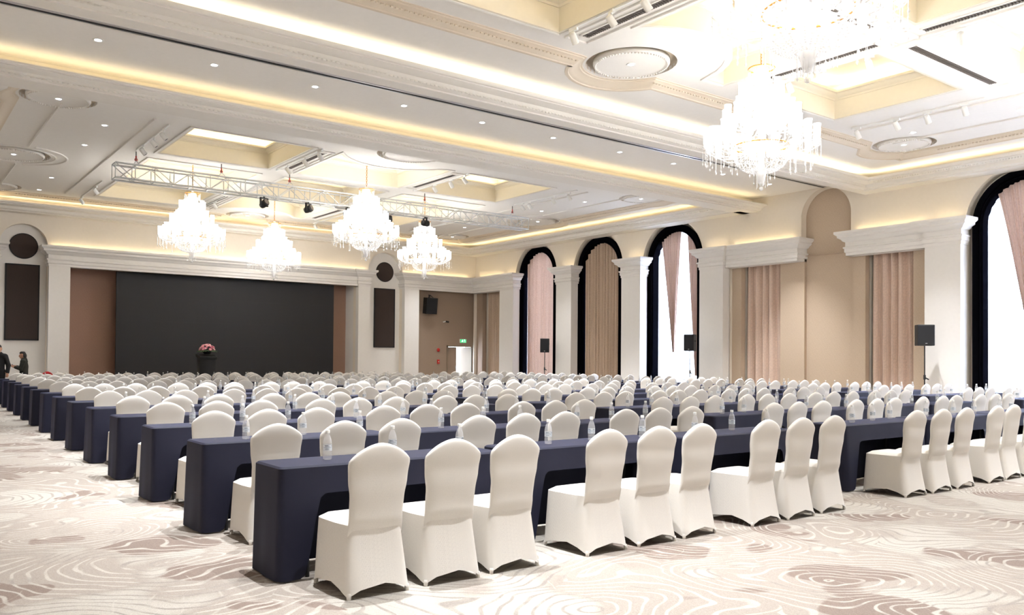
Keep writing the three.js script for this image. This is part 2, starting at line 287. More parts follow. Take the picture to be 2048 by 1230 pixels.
// beam bodies and the raised soffit between them
{
  const c = setting('ceiling'); c.name = 'ceiling_beam';
  put('near_beam', box(XL, 23.4, 6.402, 7.6, 13.42, 13.52), M.ceiling, c);
  put('far_beam', [box(XL, 23.4, 6.41, 7.6, 17.55, 17.85)], M.coffer, c);
  put('soffit', box(XL, 24.6, 6.85, 7.0, 13.5, 17.6), M.ceiling, c);
  // slot of the sliding partition
  put('partition_track', [box(0.2, 23.9, 6.835, 6.855, 14.83, 14.91)], M.blackMatt, c);
  put('track_lip', [box(0.2, 23.9, 6.83, 6.852, 14.79, 14.83), box(0.2, 23.9, 6.83, 6.852, 14.91, 14.95)], M.chrome, c);
}
// bays: a raised inner panel with coffers, a step, a lower band lit by the cove behind the crown
const COLS = [[6.1, 9.18], [10.07, 13.5], [14.22, 17.42]];
const BAYS = [
  { name: 'ceiling_far', x0: 2.4, x1: 21.62, d0: 19.6, d1: 32.75, rows: [[20.85, 24.0], [24.85, 27.85], [28.75, 31.8]], band: [XL, 23.6, 17.7, 34.0], discs: [[11.6, 19.85, 0.95], [21.2, 26.3, 0.85], [3.0, 26.7, 0.9], [11.6, 32.5, 0.8], [20.9, 20.3, 0.75], [3.1, 20.3, 0.75], [3.1, 32.1, 0.75], [20.9, 32.1, 0.75]] },
  { name: 'ceiling_near', x0: 2.4, x1: 21.62, d0: -2.2, d1: 11.4, rows: [[0.1, 3.0], [4.05, 6.95], [8.05, 10.85]], band: [XL, 23.6, DB, 13.6], discs: [[11.2, 11.15, 0.85], [21.2, 5.5, 0.85], [3.0, 5.5, 0.85], [20.8, 11.0, 0.75], [2.9, 11.0, 0.75]] },
];
const discSpots = [], cofferList = [];
function withBumps(x0, x1, d0, d1, discs, grow) {
  // rectangle whose outline swells round every disc
  const pts = [], N = 720, inside = (x, d) => (x > x0 && x < x1 && d > d0 && d < d1) || discs.some(([a, b, r]) => Math.hypot(x - a, d - b) < r + grow);
  const cx = (x0 + x1) / 2, cd = (d0 + d1) / 2, W = x1 - x0, D = d1 - d0, per = 2 * (W + D);
  for (let i = 0; i < N; i++) {
    let s = i / N * per, x, d;
    if (s < W) { x = x0 + s; d = d0; } else if (s < W + D) { x = x1; d = d0 + s - W; } else if (s < 2 * W + D) { x = x1 - (s - W - D); d = d1; } else { x = x0; d = d1 - (s - 2 * W - D); }
    const l = Math.hypot(x - cx, d - cd), ux = (x - cx) / l, ud = (d - cd) / l; let t = 1.4;
    while (t > -0.001 && !inside(x + ux * t, d + ud * t)) t -= 0.01;
    t = Math.max(t, 0); const p = [x + ux * t, d + ud * t]; if (!pts.length || Math.hypot(p[0] - pts[pts.length - 1][0], p[1] - pts[pts.length - 1][1]) > 0.01) pts.push(p);
  }
  // drop points on straight runs
  return pts.filter((p, i) => { const a = pts[(i + pts.length - 1) % pts.length], b = pts[(i + 1) % pts.length], k = Math.abs((p[0] - a[0]) * (b[1] - p[1]) - (p[1] - a[1]) * (b[0] - p[0])); return k > 1e-5; });
}
for (const bay of BAYS) {
  const c = setting('ceiling'); c.name = bay.name;
  const outline = withBumps(bay.x0, bay.x1, bay.d0, bay.d1, bay.discs, 0.08), holes = [];
  for (const [a, b, r] of bay.discs) holes.push(circle(a, b, r, 36));
  bay.rows.forEach(([r0, r1], j) => COLS.forEach(([c0, c1], i) => {
    let poly = rect(c0, c1, r0, r1);
    const mid = i === 1 && (j === 0 || j === 2) ? bay.discs.find(([a, b, r]) => Math.abs(a - 11.6) < 0.6 && Math.abs(b - (j ? r1 : r0)) < 1.6) : null;
    if (mid) { // the flat ring round the mid-side disc bites into the coffer
      const R = mid[2] + 0.95, lo = j === 0, arc = [];
      for (let k = 0; k <= 20; k++) { const x = c0 + (c1 - c0) * k / 20, q = R * R - (x - mid[0]) ** 2, e = q > 0 ? mid[1] + (lo ? 1 : -1) * Math.sqrt(q) : lo ? r0 : r1; arc.push([x, lo ? Math.max(r0, e) : Math.min(r1, e)]); }
      poly = lo ? [...arc, [c1, r1], [c0, r1]] : [[c0, r0], [c1, r0], ...arc.reverse()];
    }
    holes.push(poly); cofferList.push({ bay, poly, c0, c1, r0, r1, i, j, round: !!mid });
  }));
  put('inner_panel', plate(outline, holes, 7.0, 0.07), M.ceiling, c);
  const wide = withBumps(bay.x0 - 0.28, bay.x1 + 0.28, bay.d0 - 0.28, bay.d1 + 0.28, bay.discs, 0.36);
  put('band', plate(rect(...bay.band), [wide], 6.87, 0.05), M.ceiling, c);
  // the step between band and inner panel: a little cyma with a dentil course
  put('step_moulding', moulding(outline.slice().reverse(), [[0.02, 6.985], [0.02, 7.01], [-0.1, 7.06], [-0.31, 6.95], [-0.31, 6.865], [-0.25, 6.865], [-0.24, 6.885], [-0.16, 6.905], [-0.1, 6.955], [-0.03, 6.965], [-0.02, 6.985]], true), M.step, c);
  const list = [], tooth = new THREE.BoxGeometry(0.045, 0.028, 0.02);
  for (let x = bay.x0 + 0.2; x < bay.x1 - 0.2; x += 0.085) if (!bay.discs.some(([a, b, r]) => Math.hypot(x - a, bay.d1 - b) < r + 0.15)) list.push(tooth.clone().rotateX(-0.7).translate(x, 6.925, -(bay.d1 + 0.115)));
  for (let d = bay.d0 + 0.2; d < bay.d1 - 0.2; d += 0.085) if (!bay.discs.some(([a, b, r]) => Math.hypot(bay.x1 - a, d - b) < r + 0.15)) list.push(tooth.clone().rotateY(Math.PI / 2).rotateZ(-0.7).translate(bay.x1 + 0.115, 6.925, -d));
  const dent = put('dentil_course', list, M.step, c); dent.userData.kind = 'stuff';
  // discs hung in round wells
  bay.discs.forEach(([a, b, r], k) => {
    put('disc_well', lathe([[r, 7.0], [r, 7.16], [0.01, 7.16]], 40).translate(a, 0, -b), M.step, c);
    const q = r * 0.84; put('disc', lathe([[0.001, 6.985], [q - 0.08, 6.985], [q - 0.06, 6.965], [q - 0.02, 6.965], [q, 6.985], [q, 7.06], [0.001, 7.06]], 40).translate(a, 0, -b), M.ceiling, c);
    const bead = new THREE.SphereGeometry(0.022, 5, 4), bl = []; for (let i = 0; i < 70; i++) bl.push(bead.clone().translate(a + (q - 0.04) * Math.cos(i / 70 * 6.2832), 6.96, -b + (q - 0.04) * Math.sin(i / 70 * 6.2832)));
    const bo = put('bead_ring', bl, M.ceiling, c); bo.userData.kind = 'stuff';
    discSpots.push([a, 6.985, b]);
  });
  // flat bead mouldings drawn on the panel
  const bar = (x0, d0, x1, d1, w = 0.05, h = 0.03) => { const L = Math.hypot(x1 - x0, d1 - d0), g = new THREE.CylinderGeometry(w / 2, w / 2, L, 8).scale(1, 1, 0.7); g.rotateZ(Math.PI / 2).rotateY(Math.atan2(d1 - d0, x1 - x0)); return g.translate((x0 + x1) / 2, 7.0 - h * 0.2, -(d0 + d1) / 2); };
  const D0 = bay.rows[0][0] - 0.25, D1 = bay.rows[2][1] + 0.25, beads = [];
  for (const x of [5.15, 18.72]) beads.push(bar(x, D0, x, D1, 0.07));
  const dm = (bay.d0 + bay.d1) / 2;
  for (const [x, s] of [[3.2, 1], [20.45, -1]]) {
    const q = bay.discs.find(([a, b]) => Math.abs(a - x) < 1 && Math.abs(b - dm) < 2) ?? [x, dm, 0.85];
    beads.push(bar(x, D0, x, q[1] - 1.25, 0.07), bar(x, q[1] + 1.25, x, D1, 0.07));
    const arcPts = []; for (let i = 0; i <= 16; i++) { const t = -1.25 + 2.5 * i / 16; arcPts.push(V(q[0] + s * Math.sqrt(Math.max(0, 1.3 * 1.3 - t * t)) * 1.0, 6.995, q[1] + t)); } beads.push(tube(arcPts, 0.032, 24, 6));
    beads.push(new THREE.TorusGeometry(q[2] + 0.12, 0.03, 5, 40).rotateX(Math.PI / 2).translate(q[0], 6.995, -q[1]));
  }
  put('panel_bead', beads, M.ceiling, c);
}
// coffers: upright sides, a cornice ring hiding a warm strip, a bright lid
for (const q of cofferList) {
  const c = setting('ceiling'); c.name = numbered('ceiling_coffer');
  const plan = q.poly, inner = plan.slice();
  // walk so that the room side is on the right
  let area = 0; plan.forEach((p, i) => { const n = plan[(i + 1) % plan.length]; area += p[0] * n[1] - n[0] * p[1]; });
  const walk = area > 0 ? inner.slice().reverse() : inner;
  put('coffer_side', moulding(walk, [[-0.06, 6.99], [0.03, 6.99], [0.03, 7.44], [-0.06, 7.44]], true), M.coffer, c);
  put('opening_bead', moulding(walk, [[-0.1, 6.972], [-0.04, 6.972], [-0.02, 6.985], [-0.02, 7.005], [-0.1, 7.005]], true), M.ceiling, c);
  put('coffer_cornice', moulding(walk, [[-0.3, 7.40], [0.05, 7.40], [0.06, 7.44], [0.12, 7.47], [0.15, 7.52], [0.19, 7.53], [0.19, 7.58], [0.15, 7.58], [0.13, 7.52], [-0.3, 7.50]], true), M.coffer, c);
  put('coffer_lid', [box(q.c0 - 0.35, q.c1 + 0.35, 7.86, 7.92, q.r0 - 0.35, q.r1 + 0.35), box(q.c0 - 0.36, q.c0 - 0.3, 7.4, 7.9, q.r0 - 0.35, q.r1 + 0.35), box(q.c1 + 0.3, q.c1 + 0.36, 7.4, 7.9, q.r0 - 0.35, q.r1 + 0.35), box(q.c0 - 0.35, q.c1 + 0.35, 7.4, 7.9, q.r0 - 0.36, q.r0 - 0.3), box(q.c0 - 0.35, q.c1 + 0.35, 7.4, 7.9, q.r1 + 0.3, q.r1 + 0.36)], M.coffer, c);
  if (q.r0 < 1) continue;   // the row behind the viewpoint is switched off
  ledgeLight.y = 7.53;
  ledgeLight(c, q.c0 - 0.1, q.r1 + 0.05, q.c1 + 0.1, q.r1 + 0.05, POWER.coffer, PALE);
  if (!q.round || q.j) ledgeLight(c, q.c0 - 0.1, q.r0 - 0.05, q.c1 + 0.1, q.r0 - 0.05, POWER.coffer, PALE);
  ledgeLight(c, q.c0 - 0.05, q.r0, q.c0 - 0.05, q.r1, POWER.coffer, PALE); ledgeLight(c, q.c1 + 0.05, q.r0, q.c1 + 0.05, q.r1, POWER.coffer, PALE);
}
// cove strips behind the crowns
{
  const g = setting('trim'); g.name = 'trim_31'; ledgeLight.y = 6.62;
  ledgeLight(g, 22.62, 18.2, 22.62, 33.0, POWER.coveFar); ledgeLight(g, 1.0, 33.2, 22.5, 33.2, POWER.coveFar);
  ledgeLight(g, 22.62, DB + 0.5, 22.62, 12.9, POWER.coveNear * 0.7, PALE); ledgeLight(g, -1.0, 13.08, 22.5, 13.08, POWER.coveNear, PALE);
  ledgeLight.y = 6.56; ledgeLight(g, -1.0, 17.12, 22.9, 17.12, POWER.coveSoft, PALE);
}

// ---------------------------------------------------------------- windows, drapes
// hanging cloth: u runs along d from d0 to d1, gathered into folds; edge(t) gives the left and right edge at height share t (0 top, 1 hem)
function cloth(d0, d1, yTop, yHem, x, folds, depth, edge, top) {
  const nu = Math.max(24, folds * 8), nv = 28, pos = [], uv = [], idx = [];
  for (let j = 0; j <= nv; j++) for (let i = 0; i <= nu; i++) {
    const u = i / nu, t = j / nv, [e0, e1] = edge ? edge(t) : [0, 1], s = e0 + (e1 - e0) * u, d = d0 + (d1 - d0) * s;
    const y0 = top ? top(d) : yTop, y = y0 + (yHem - y0) * t, w = e1 - e0, ph = u * folds * Math.PI * 2;
    const f = Math.sin(ph + 0.6 * Math.sin(ph * 0.37)) * depth * (0.7 + 0.3 * w) + 0.25 * depth * Math.sin(ph * 2.3 + t * 2);
    pos.push(x + f, y, -d); uv.push(u * Math.abs(d1 - d0) * 1.6, y);
  }
  for (let j = 0; j < nv; j++) for (let i = 0; i < nu; i++) { const a = j * (nu + 1) + i, b = a + nu + 1; idx.push(a, b, a + 1, a + 1, b, b + 1); }
  const g = new THREE.BufferGeometry(); g.setAttribute('position', new THREE.Float32BufferAttribute(pos, 3)); g.setAttribute('uv', new THREE.Float32BufferAttribute(uv, 2)); g.setIndex(idx); g.computeVertexNormals(); return g;
}
function frameRing(c, ro, ri, x0, x1) { return slabX(arch(c, ro, 0, SPRING), [arch(c, ri, 0.001, SPRING)], x0, x1); }
WINDOWS.forEach((c, k) => {
  const w = setting('window'); w.name = 'window_' + (k + 1);
  put('window_frame', [frameRing(c, FR, FI, 23.5, 24.2), frameRing(c, FR + 0.06, FI + 0.1, 23.46, 23.56)], M.blackFrame, w);
  const rib = arch(c, FI + 0.06, 0, SPRING).slice(1).map(([d, y]) => V(23.47, y, d)); put('frame_bead', tube([V(23.47, 0, c + FI + 0.06), ...rib, V(23.47, 0, c - FI - 0.06)], 0.03, 90, 6), M.blackFrame, w);
  // panes between white bars
  const bars = [box(24.1, 24.16, 0, 6.2, c - 0.03, c + 0.03)], rows = [0, 1.9, 3.35, 4.75];
  for (const y of rows.slice(1)) bars.push(box(24.1, 24.16, y - 0.035, y + 0.035, c - FI, c + FI));
  bars.forEach((b) => put('glazing_bar', b, M.white, w));
  rows.forEach((y, i) => { for (const s of [-1, 1]) { const y1 = i < 3 ? rows[i + 1] - 0.04 : 0; const g = i < 3 ? box(24.12, 24.126, y + 0.04, y1, s < 0 ? c - FI : c + 0.03, s < 0 ? c - 0.03 : c + FI) : slabX([...arch(c, FI, rows[3] + 0.04, SPRING).filter(([d]) => (s < 0 ? d <= c - 0.03 : d >= c + 0.03)), [c + s * 0.03, rows[3] + 0.04], [c + s * 0.03, SPRING + FI * 0.99]].sort((p, q) => Math.atan2(p[1] - 5.4, p[0] - c - s * 0.5) - Math.atan2(q[1] - 5.4, q[0] - c - s * 0.5)), [], 24.12, 24.126); put('pane', g, M.glass, w); } });
});
const head = (c) => (d) => SPRING + Math.sqrt(Math.max(0.02, (FI + 0.1) ** 2 - (d - c) ** 2));
const dr = 'drapes in the arched windows', sl = 'drapes in the wall slots';
tag(put('drape', cloth(28.0, 30.03, 6.2, 0.03, 23.68, 11, 0.06, null, head(29.1)), M.drapeLit), 'rose drape closed across the arched window closest to the stage', 'drape', dr);
tag(put('drape', cloth(24.0, 26.15, 6.2, 0.03, 23.68, 12, 0.06, null, head(25.1)), M.drapeBrown), 'tan drape fully closed across the second arched window from the stage', 'drape', dr);
// the third window and the one in the near bay are open: tied drapes hang as tapering tails
const tail = (a, b, tip, w) => (t) => { const k = Math.pow(t, 0.9), m = a + (b - a) * 0.5 + (tip - (a + b) / 2) * Math.pow(t, 1.3), h = (b - a) / 2 * (1 - k) + w * k; return [m - h, m + h]; };
tag(put('drape', cloth(20.0, 22.2, 6.2, 1.75, 23.67, 8, 0.05, tail(0.42, 0.86, 0.58, 0.02), head(21.1)), M.drapeLit), 'tied drape hanging as a pointed tail in the middle of the third window', 'drape', dr);
tag(put('drape', cloth(20.0, 22.2, 6.2, 0.9, 23.68, 6, 0.05, tail(0.0, 0.3, 0.08, 0.03), head(21.1)), M.drapeLit), 'slim tied drape along the near jamb of the third window', 'drape', dr);
tag(put('drape', cloth(8.1, 10.3, 6.2, 1.55, 23.67, 11, 0.05, tail(0.16, 0.86, 0.44, 0.02), head(9.2)), M.drapeLit), 'wide tied drape ending in a point in the bright window of the near bay', 'drape', dr);
for (const [c, l] of [[21.1, 'white sheer curtain glowing with daylight in the third arched window'], [9.2, 'white sheer curtain glowing with daylight in the near bay window'], [5.2, 'white sheer curtain in the window outside the frame next to the near pier'], [1.2, 'white sheer curtain in the last window behind the viewpoint']]) tag(put('sheer_curtain', cloth(c - FI, c + FI, 6.2, 0.02, 23.8, 22, 0.018, null, (d) => head(c)(d) - 0.06), M.sheer), l, 'curtain');
tag(put('sheer_curtain', cloth(29.7, 30.2, 6.2, 0.02, 23.76, 5, 0.02, null, head(29.1)), M.sheer), 'sliver of white sheer curtain beside the rose drape', 'curtain');
tag(put('drape', cloth(16.6, 18.05, 4.72, 0.02, 23.84, 5, 0.1), M.drape), 'straight pink-beige drape in the slot on the stage side of the arched alcove', 'drape', sl);
tag(put('drape', cloth(12.2, 13.52, 4.72, 0.02, 23.84, 5, 0.1), M.drape), 'straight pink-beige drape in the slot between alcove and speaker stand', 'drape', sl);
tag(put('drape', cloth(31.95, 33.3, 4.72, 0.02, 23.82, 9, 0.05), M.drapeBrown), 'narrow brown-pink drape in the corner slot beside the exit door', 'drape', sl);

// ---------------------------------------------------------------- stage wall fittings
{
  const s = thing('video_wall', 'large dark video wall filling the middle of the stage recess', 'screen', [11.63, 0, 34.1]);
  const cols = 9, rowsN = 5, W = 8.8, H = 4.55, panel = new THREE.BoxGeometry(W / cols - 0.0004, H / rowsN - 0.0004, 0.08);
  for (let i = 0; i < cols; i++) for (let j = 0; j < rowsN; j++) { const p = put('panel', panel, M.led, s); p.position.set(-W / 2 + (i + 0.5) * W / cols, 0.07 + (j + 0.5) * H / rowsN, 0); }
  put('base_frame', new THREE.BoxGeometry(W, 0.07, 0.5).translate(0, 0.035, -0.2), M.black, s); put('back_frame', new THREE.BoxGeometry(W - 0.2, H, 0.06).translate(0, H / 2 + 0.05, -0.1), M.black, s);
  const names = ['beside the two people', 'beside the exit door recess'];
  NICHE.forEach(([c, h, sp], k) => {
    const r = thing('wall_speaker_panel', 'tall dark rectangular speaker panel in the arched niche ' + names[k], 'speaker panel', [c + (k ? 0.08 : 0), 2.0 - (k ? 0.05 : 0), 33.97]);
    put('frame', [new THREE.BoxGeometry(1.06, 0.04, 0.05).translate(0, 0, 0), new THREE.BoxGeometry(1.06, 0.04, 0.05).translate(0, 2.64, 0), new THREE.BoxGeometry(0.04, 2.64, 0.05).translate(-0.51, 1.32, 0), new THREE.BoxGeometry(0.04, 2.64, 0.05).translate(0.51, 1.32, 0)], M.blackMatt, r);
    put('grille', new THREE.BoxGeometry(0.99, 2.62, 0.03).translate(0, 1.32, 0), M.speakerGrille, r);
    const o = thing('round_speaker_panel', 'round dark speaker panel above the rectangular one ' + names[k], 'speaker panel', [c + 0.02 + (k ? 0.06 : 0), 5.3 + (k ? 0.06 : 0), 33.97]);
    put('ring', new THREE.TorusGeometry(0.43, 0.02, 6, 40), M.blackMatt, o); put('grille', new THREE.CylinderGeometry(0.43, 0.43, 0.03, 40).rotateX(Math.PI / 2), M.speakerGrille, o);
  });
  const sp = thing('wall_speaker', 'black loudspeaker bracketed high on the brown wall by the exit door', 'speaker', [20.9, 3.55, 33.95]);
  put('cabinet', new RoundedBoxGeometry(0.6, 0.76, 0.34, 2, 0.02).rotateX(0.12).translate(0, 0.38, 0), M.black, sp); put('grille', new THREE.BoxGeometry(0.54, 0.7, 0.02).rotateX(0.12).translate(0, 0.37, 0.175), M.blackMatt, sp);
  put('bracket', [rod(new THREE.Vector3(-0.12, 0.74, 0), new THREE.Vector3(0.04, 0.9, -0.1), 0.015), rod(new THREE.Vector3(0.2, 0.74, 0), new THREE.Vector3(0.04, 0.9, -0.1), 0.015), rod(new THREE.Vector3(0.04, 0.6, -0.1), new THREE.Vector3(0.04, 0.92, -0.2), 0.02)], M.black, sp);
  const door = setting('door_1');
  put('door_frame', [box(21.96, 22.03, 0, 2.08, 34.1, 34.33), box(23.46, 23.52, 0, 2.08, 34.1, 34.33), box(21.96, 23.52, 2.02, 2.09, 34.1, 34.33)], M.skirting, door);
  put('door_leaf', box(22.03, 22.56, 0.01, 2.01, 34.2, 34.25), M.recess, door);
  const lf = put('door_leaf', metres(new THREE.BoxGeometry(0.7, 2.0, 0.045).translate(-0.35, 1.01, 0)), M.white, door); lf.position.set(23.45, 0, -34.22); lf.rotation.y = -0.42;
  put('door_handle', rod(new THREE.Vector3(22.5, 0.95, -34.17), new THREE.Vector3(22.5, 1.1, -34.17), 0.012), M.chrome, door);
  // exit sign
  const cv = document.createElement('canvas'); cv.width = 128; cv.height = 64; const x = cv.getContext('2d');
  x.fillStyle = '#12a05a'; x.fillRect(0, 0, 128, 64); x.fillStyle = '#f4fff8'; x.beginPath(); x.arc(46, 16, 7, 0, 7); x.fill(); x.lineWidth = 7; x.strokeStyle = '#f4fff8'; x.lineCap = 'round';
  for (const l of [[44, 24, 40, 40], [40, 40, 52, 48], [40, 40, 28, 50], [44, 26, 56, 34], [44, 26, 32, 32]]) { x.beginPath(); x.moveTo(l[0], l[1]); x.lineTo(l[2], l[3]); x.stroke(); }
  x.fillRect(76, 8, 30, 48); x.fillStyle = '#12a05a'; x.fillRect(81, 13, 20, 43);
  const tx = new THREE.CanvasTexture(cv); tx.colorSpace = THREE.SRGBColorSpace;
  const ex = thing('exit_sign', 'small green lit exit sign above the open door', 'sign', [22.88, 2.22, 34.1]);
  put('housing', new THREE.BoxGeometry(0.36, 0.18, 0.04).translate(0, 0.09, -0.01), M.white, ex); put('face', new THREE.PlaneGeometry(0.34, 0.16).translate(0, 0.09, 0.0115), mat('#ffffff', 0.5, { map: tx, emissive: '#ffffff', emissiveMap: tx, emissiveIntensity: 1.6 }), ex);
  tag(put('fire_bell', lathe([[0.001, 0], [0.08, 0], [0.09, 0.02], [0.06, 0.05], [0.001, 0.06]], 18).rotateX(Math.PI / 2).translate(21.48, 1.86, -34.14), M.red), 'small round red fire bell on the brown wall', 'alarm');
  const cp = thing('call_point', 'small red fire call box below the round bell', 'alarm', [21.48, 1.2, 34.12]); put('case', new RoundedBoxGeometry(0.13, 0.2, 0.05, 2, 0.01).translate(0, 0.1, 0), M.red, cp); put('button', new THREE.CylinderGeometry(0.02, 0.02, 0.02, 10).rotateX(Math.PI / 2).translate(0, 0.1, 0.03), M.white, cp);
  const cam = thing('security_camera', 'tiny dark camera on a white stub high on the brown wall', 'camera', [21.85, 3.2, 34.15]); put('stub', rod(new THREE.Vector3(-0.1, 0, 0), new THREE.Vector3(0, 0.03, 0.1), 0.02), M.white, cam); put('body', rod(new THREE.Vector3(-0.02, 0.03, 0.1), new THREE.Vector3(0.12, 0.0, 0.16), 0.04, 10), M.black, cam);
}
// lectern with flowers
{
  const l = thing('lectern', 'black draped lectern standing before the video wall', 'lectern', [9.63, 0, 31]);
  put('column', new THREE.CylinderGeometry(0.36, 0.3, 1.42, 4, 1).rotateY(Math.PI / 4).scale(1.08, 1, 0.8).translate(0, 0.71, 0), M.black, l);
  put('desk', new RoundedBoxGeometry(0.64, 0.1, 0.5, 2, 0.02).rotateX(0.2).translate(0, 1.46, 0), M.black, l); put('base', new THREE.BoxGeometry(0.56, 0.06, 0.46).translate(0, 0.03, 0), M.black, l);
  const f = thing('flower_arrangement', 'dome of pink flowers with trailing green leaves on the lectern', 'flowers', [9.64, 1.55, 30.98]);
  const petals = [mat('#e79aa5', 0.7), mat('#f3bcc0', 0.7), mat('#d66f86', 0.7)], greens = mat('#44603a', 0.7), bloom = [];
  for (let i = 0; i < 30; i++) { const t = rnd() * 6.283, p = Math.acos(0.15 + 0.85 * rnd()), R = 0.24; const head = []; const n = 6; const r = 0.05 + 0.02 * rnd(); for (let k = 0; k < n; k++) head.push(new THREE.SphereGeometry(r * 0.6, 6, 4).scale(1, 0.55, 0.7).translate(r * 0.5, 0, 0).rotateZ(0.5).rotateY(k / n * 6.283)); head.push(new THREE.SphereGeometry(r * 0.4, 6, 4).translate(0, 0.02, 0));
    const b = put('blossom', head, petals[i % 3], f); b.position.set(R * Math.sin(p) * Math.cos(t) * 1.05, 0.12 + R * Math.cos(p) * 0.9, R * Math.sin(p) * Math.sin(t) * 0.8); b.lookAt(b.position.clone().multiplyScalar(3).add(f.position)); b.rotateX(Math.PI / 2); }
  for (let i = 0; i < 22; i++) { const t = i / 22 * 6.283 + jit(0.1), L = 0.16 + 0.1 * rnd(), g = new THREE.SphereGeometry(1, 6, 4).scale(L / 2, 0.008, 0.03).translate(L / 2, 0, 0).rotateZ(-0.1 - 0.3 * rnd()).rotateY(t).translate(0.16 * Math.cos(t), 0.14, -0.14 * Math.sin(t)); put('leaf', g, greens, f); }
  put('bowl', lathe([[0.001, 0], [0.1, 0], [0.17, 0.1], [0.16, 0.1], [0.001, 0.06]], 16), M.blackMatt, f);
}

// ---------------------------------------------------------------- chandeliers
function crystalDrop(len, size) { return [new THREE.CylinderGeometry(0.004, 0.004, len, 4).translate(0, -len / 2, 0), new THREE.OctahedronGeometry(size * 0.55).translate(0, -len * 0.45, 0), new THREE.OctahedronGeometry(size).scale(0.75, 1.5, 0.75).translate(0, -len - size, 0)]; }
const chandelier = (() => {
  const g = thing('crystal_chandelier', 'crystal chandelier', 'chandelier', [0, 4.3, 0], 0, 'crystal chandeliers of the hall');
  // turned glass column
  put('column', lathe([[0.001, 0.12], [0.05, 0.14], [0.09, 0.3], [0.05, 0.5], [0.07, 0.7], [0.14, 0.8], [0.06, 0.92], [0.05, 1.1], [0.11, 1.2], [0.05, 1.32], [0.045, 1.55], [0.09, 1.64], [0.04, 1.75], [0.04, 2.0], [0.08, 2.1], [0.03, 2.2], [0.001, 2.22]], 18), M.crystal, g);
  const shadeGeo = lathe([[0.028, 0], [0.05, 0.015], [0.058, 0.08], [0.056, 0.2], [0.064, 0.25], [0.058, 0.25], [0.05, 0.2], [0.05, 0.08], [0.03, 0.02]], 12), bulbGeo = lathe([[0.001, 0.0], [0.018, 0.01], [0.024, 0.1], [0.012, 0.16], [0.001, 0.19]], 10), cupGeo = lathe([[0.001, -0.05], [0.03, -0.04], [0.075, 0.0], [0.03, 0.005], [0.001, 0.005]], 12);
  const drops = [];
  const tiers = [[0.92, 0.80, 16, 0.34], [0.74, 0.93, 10, 0.32], [0.6, 1.22, 12, 0.22], [0.42, 1.36, 8, 0.2], [0.33, 1.64, 8, 0.18]];
  tiers.forEach(([r, y, n, hang], ti) => {
    for (let i = 0; i < n; i++) {
      const a = (i + (ti % 2) * 0.5) / n * 2 * Math.PI, c = Math.cos(a), s = Math.sin(a);
      put('arm', tube([new THREE.Vector3(0.05 * c, y - 0.02, 0.05 * s), new THREE.Vector3(0.35 * r * c, y - 0.16, 0.35 * r * s), new THREE.Vector3(0.75 * r * c, y - 0.17, 0.75 * r * s), new THREE.Vector3(r * c, y - 0.05, r * s)], 0.011, 14, 5), M.crystal, g);
      const cup = put('drip_pan', cupGeo, M.crystal, g); cup.position.set(r * c, y, r * s);
      const sh = put('lamp_shade', shadeGeo, M.glowShade, g); sh.position.set(r * c, y + 0.005, r * s);
      for (let k = 0; k < 4; k++) { const b = a + k * 1.5708, q = 0.065, L = hang * (0.55 + 0.5 * rnd()); for (const piece of crystalDrop(L, 0.022)) drops.push(piece.translate(r * c + q * Math.cos(b), y - 0.01, r * s + q * Math.sin(b))); }
    }
  });
  put('crystal_drops', drops, M.crystal, g).userData.kind = 'stuff';
  // beaded garlands: bowl below, swags to the crown
  const beads = [], bead = new THREE.OctahedronGeometry(0.017);
  for (let k = 0; k < 30; k++) { const a = k / 30 * 6.2832; for (let i = 0; i <= 16; i++) { const t = i / 16, r = 0.12 + 0.36 * Math.sin(t * Math.PI * 0.5), y = 0.34 + 0.42 * t * t; beads.push(bead.clone().translate(r * Math.cos(a), y, r * Math.sin(a))); } }
  for (let k = 0; k < 24; k++) { const a = k / 24 * 6.2832; for (let i = 0; i <= 20; i++) { const t = i / 20, r = 0.5 * (1 - t) ** 1.6 + 0.14, y = 0.95 + 1.05 * t; beads.push(bead.clone().translate(r * Math.cos(a), y, r * Math.sin(a))); } }
  put('crystal_beads', beads, M.crystal, g).userData.kind = 'stuff';
  const tip = []; for (let k = 0; k < 14; k++) { const a = k / 14 * 6.2832, r = k % 2 ? 0.12 : 0.07; for (const p of crystalDrop(0.2 + (k % 3) * 0.03, 0.018)) tip.push(p.translate(r * Math.cos(a), 0.36, r * Math.sin(a))); } for (let k = 0; k < 18; k++) { const a = k / 18 * 6.2832; for (const p of crystalDrop(0.16, 0.016)) tip.push(p.translate(0.22 * Math.cos(a), 2.12, 0.22 * Math.sin(a))); }
  put('pendant_fringe', tip, M.crystal, g).userData.kind = 'stuff';
  put('crown_ring', new THREE.TorusGeometry(0.22, 0.012, 6, 30).rotateX(Math.PI / 2).translate(0, 2.13, 0), M.brass, g); put('bowl_ring', new THREE.TorusGeometry(0.47, 0.012, 6, 36).rotateX(Math.PI / 2).translate(0, 0.78, 0), M.brass, g);
  put('finial', [new THREE.SphereGeometry(0.035, 10, 8).translate(0, 0.05, 0), new THREE.CylinderGeometry(0.006, 0.006, 0.3, 5).translate(0, 0.2, 0)], M.crystal, g);
  // glowing inner body: the many small bulbs round the stem
  for (const [r, y, n] of [[0.2, 0.62, 8], [0.2, 1.02, 8], [0.15, 1.42, 6], [0.1, 1.85, 5]]) for (let i = 0; i < n; i++) { const a = i / n * 6.2832, b = put('bulb', bulbGeo, M.glowShade, g); b.position.set(r * Math.cos(a), y, r * Math.sin(a)); b.scale.setScalar(1.5); }
  const links = []; for (let i = 0; i < 24; i++) links.push(new THREE.TorusGeometry(0.028, 0.008, 5, 10).scale(0.7, 1.2, 1).rotateY(i % 2 ? Math.PI / 2 : 0).translate(0, 2.24 + i * 0.055, 0));
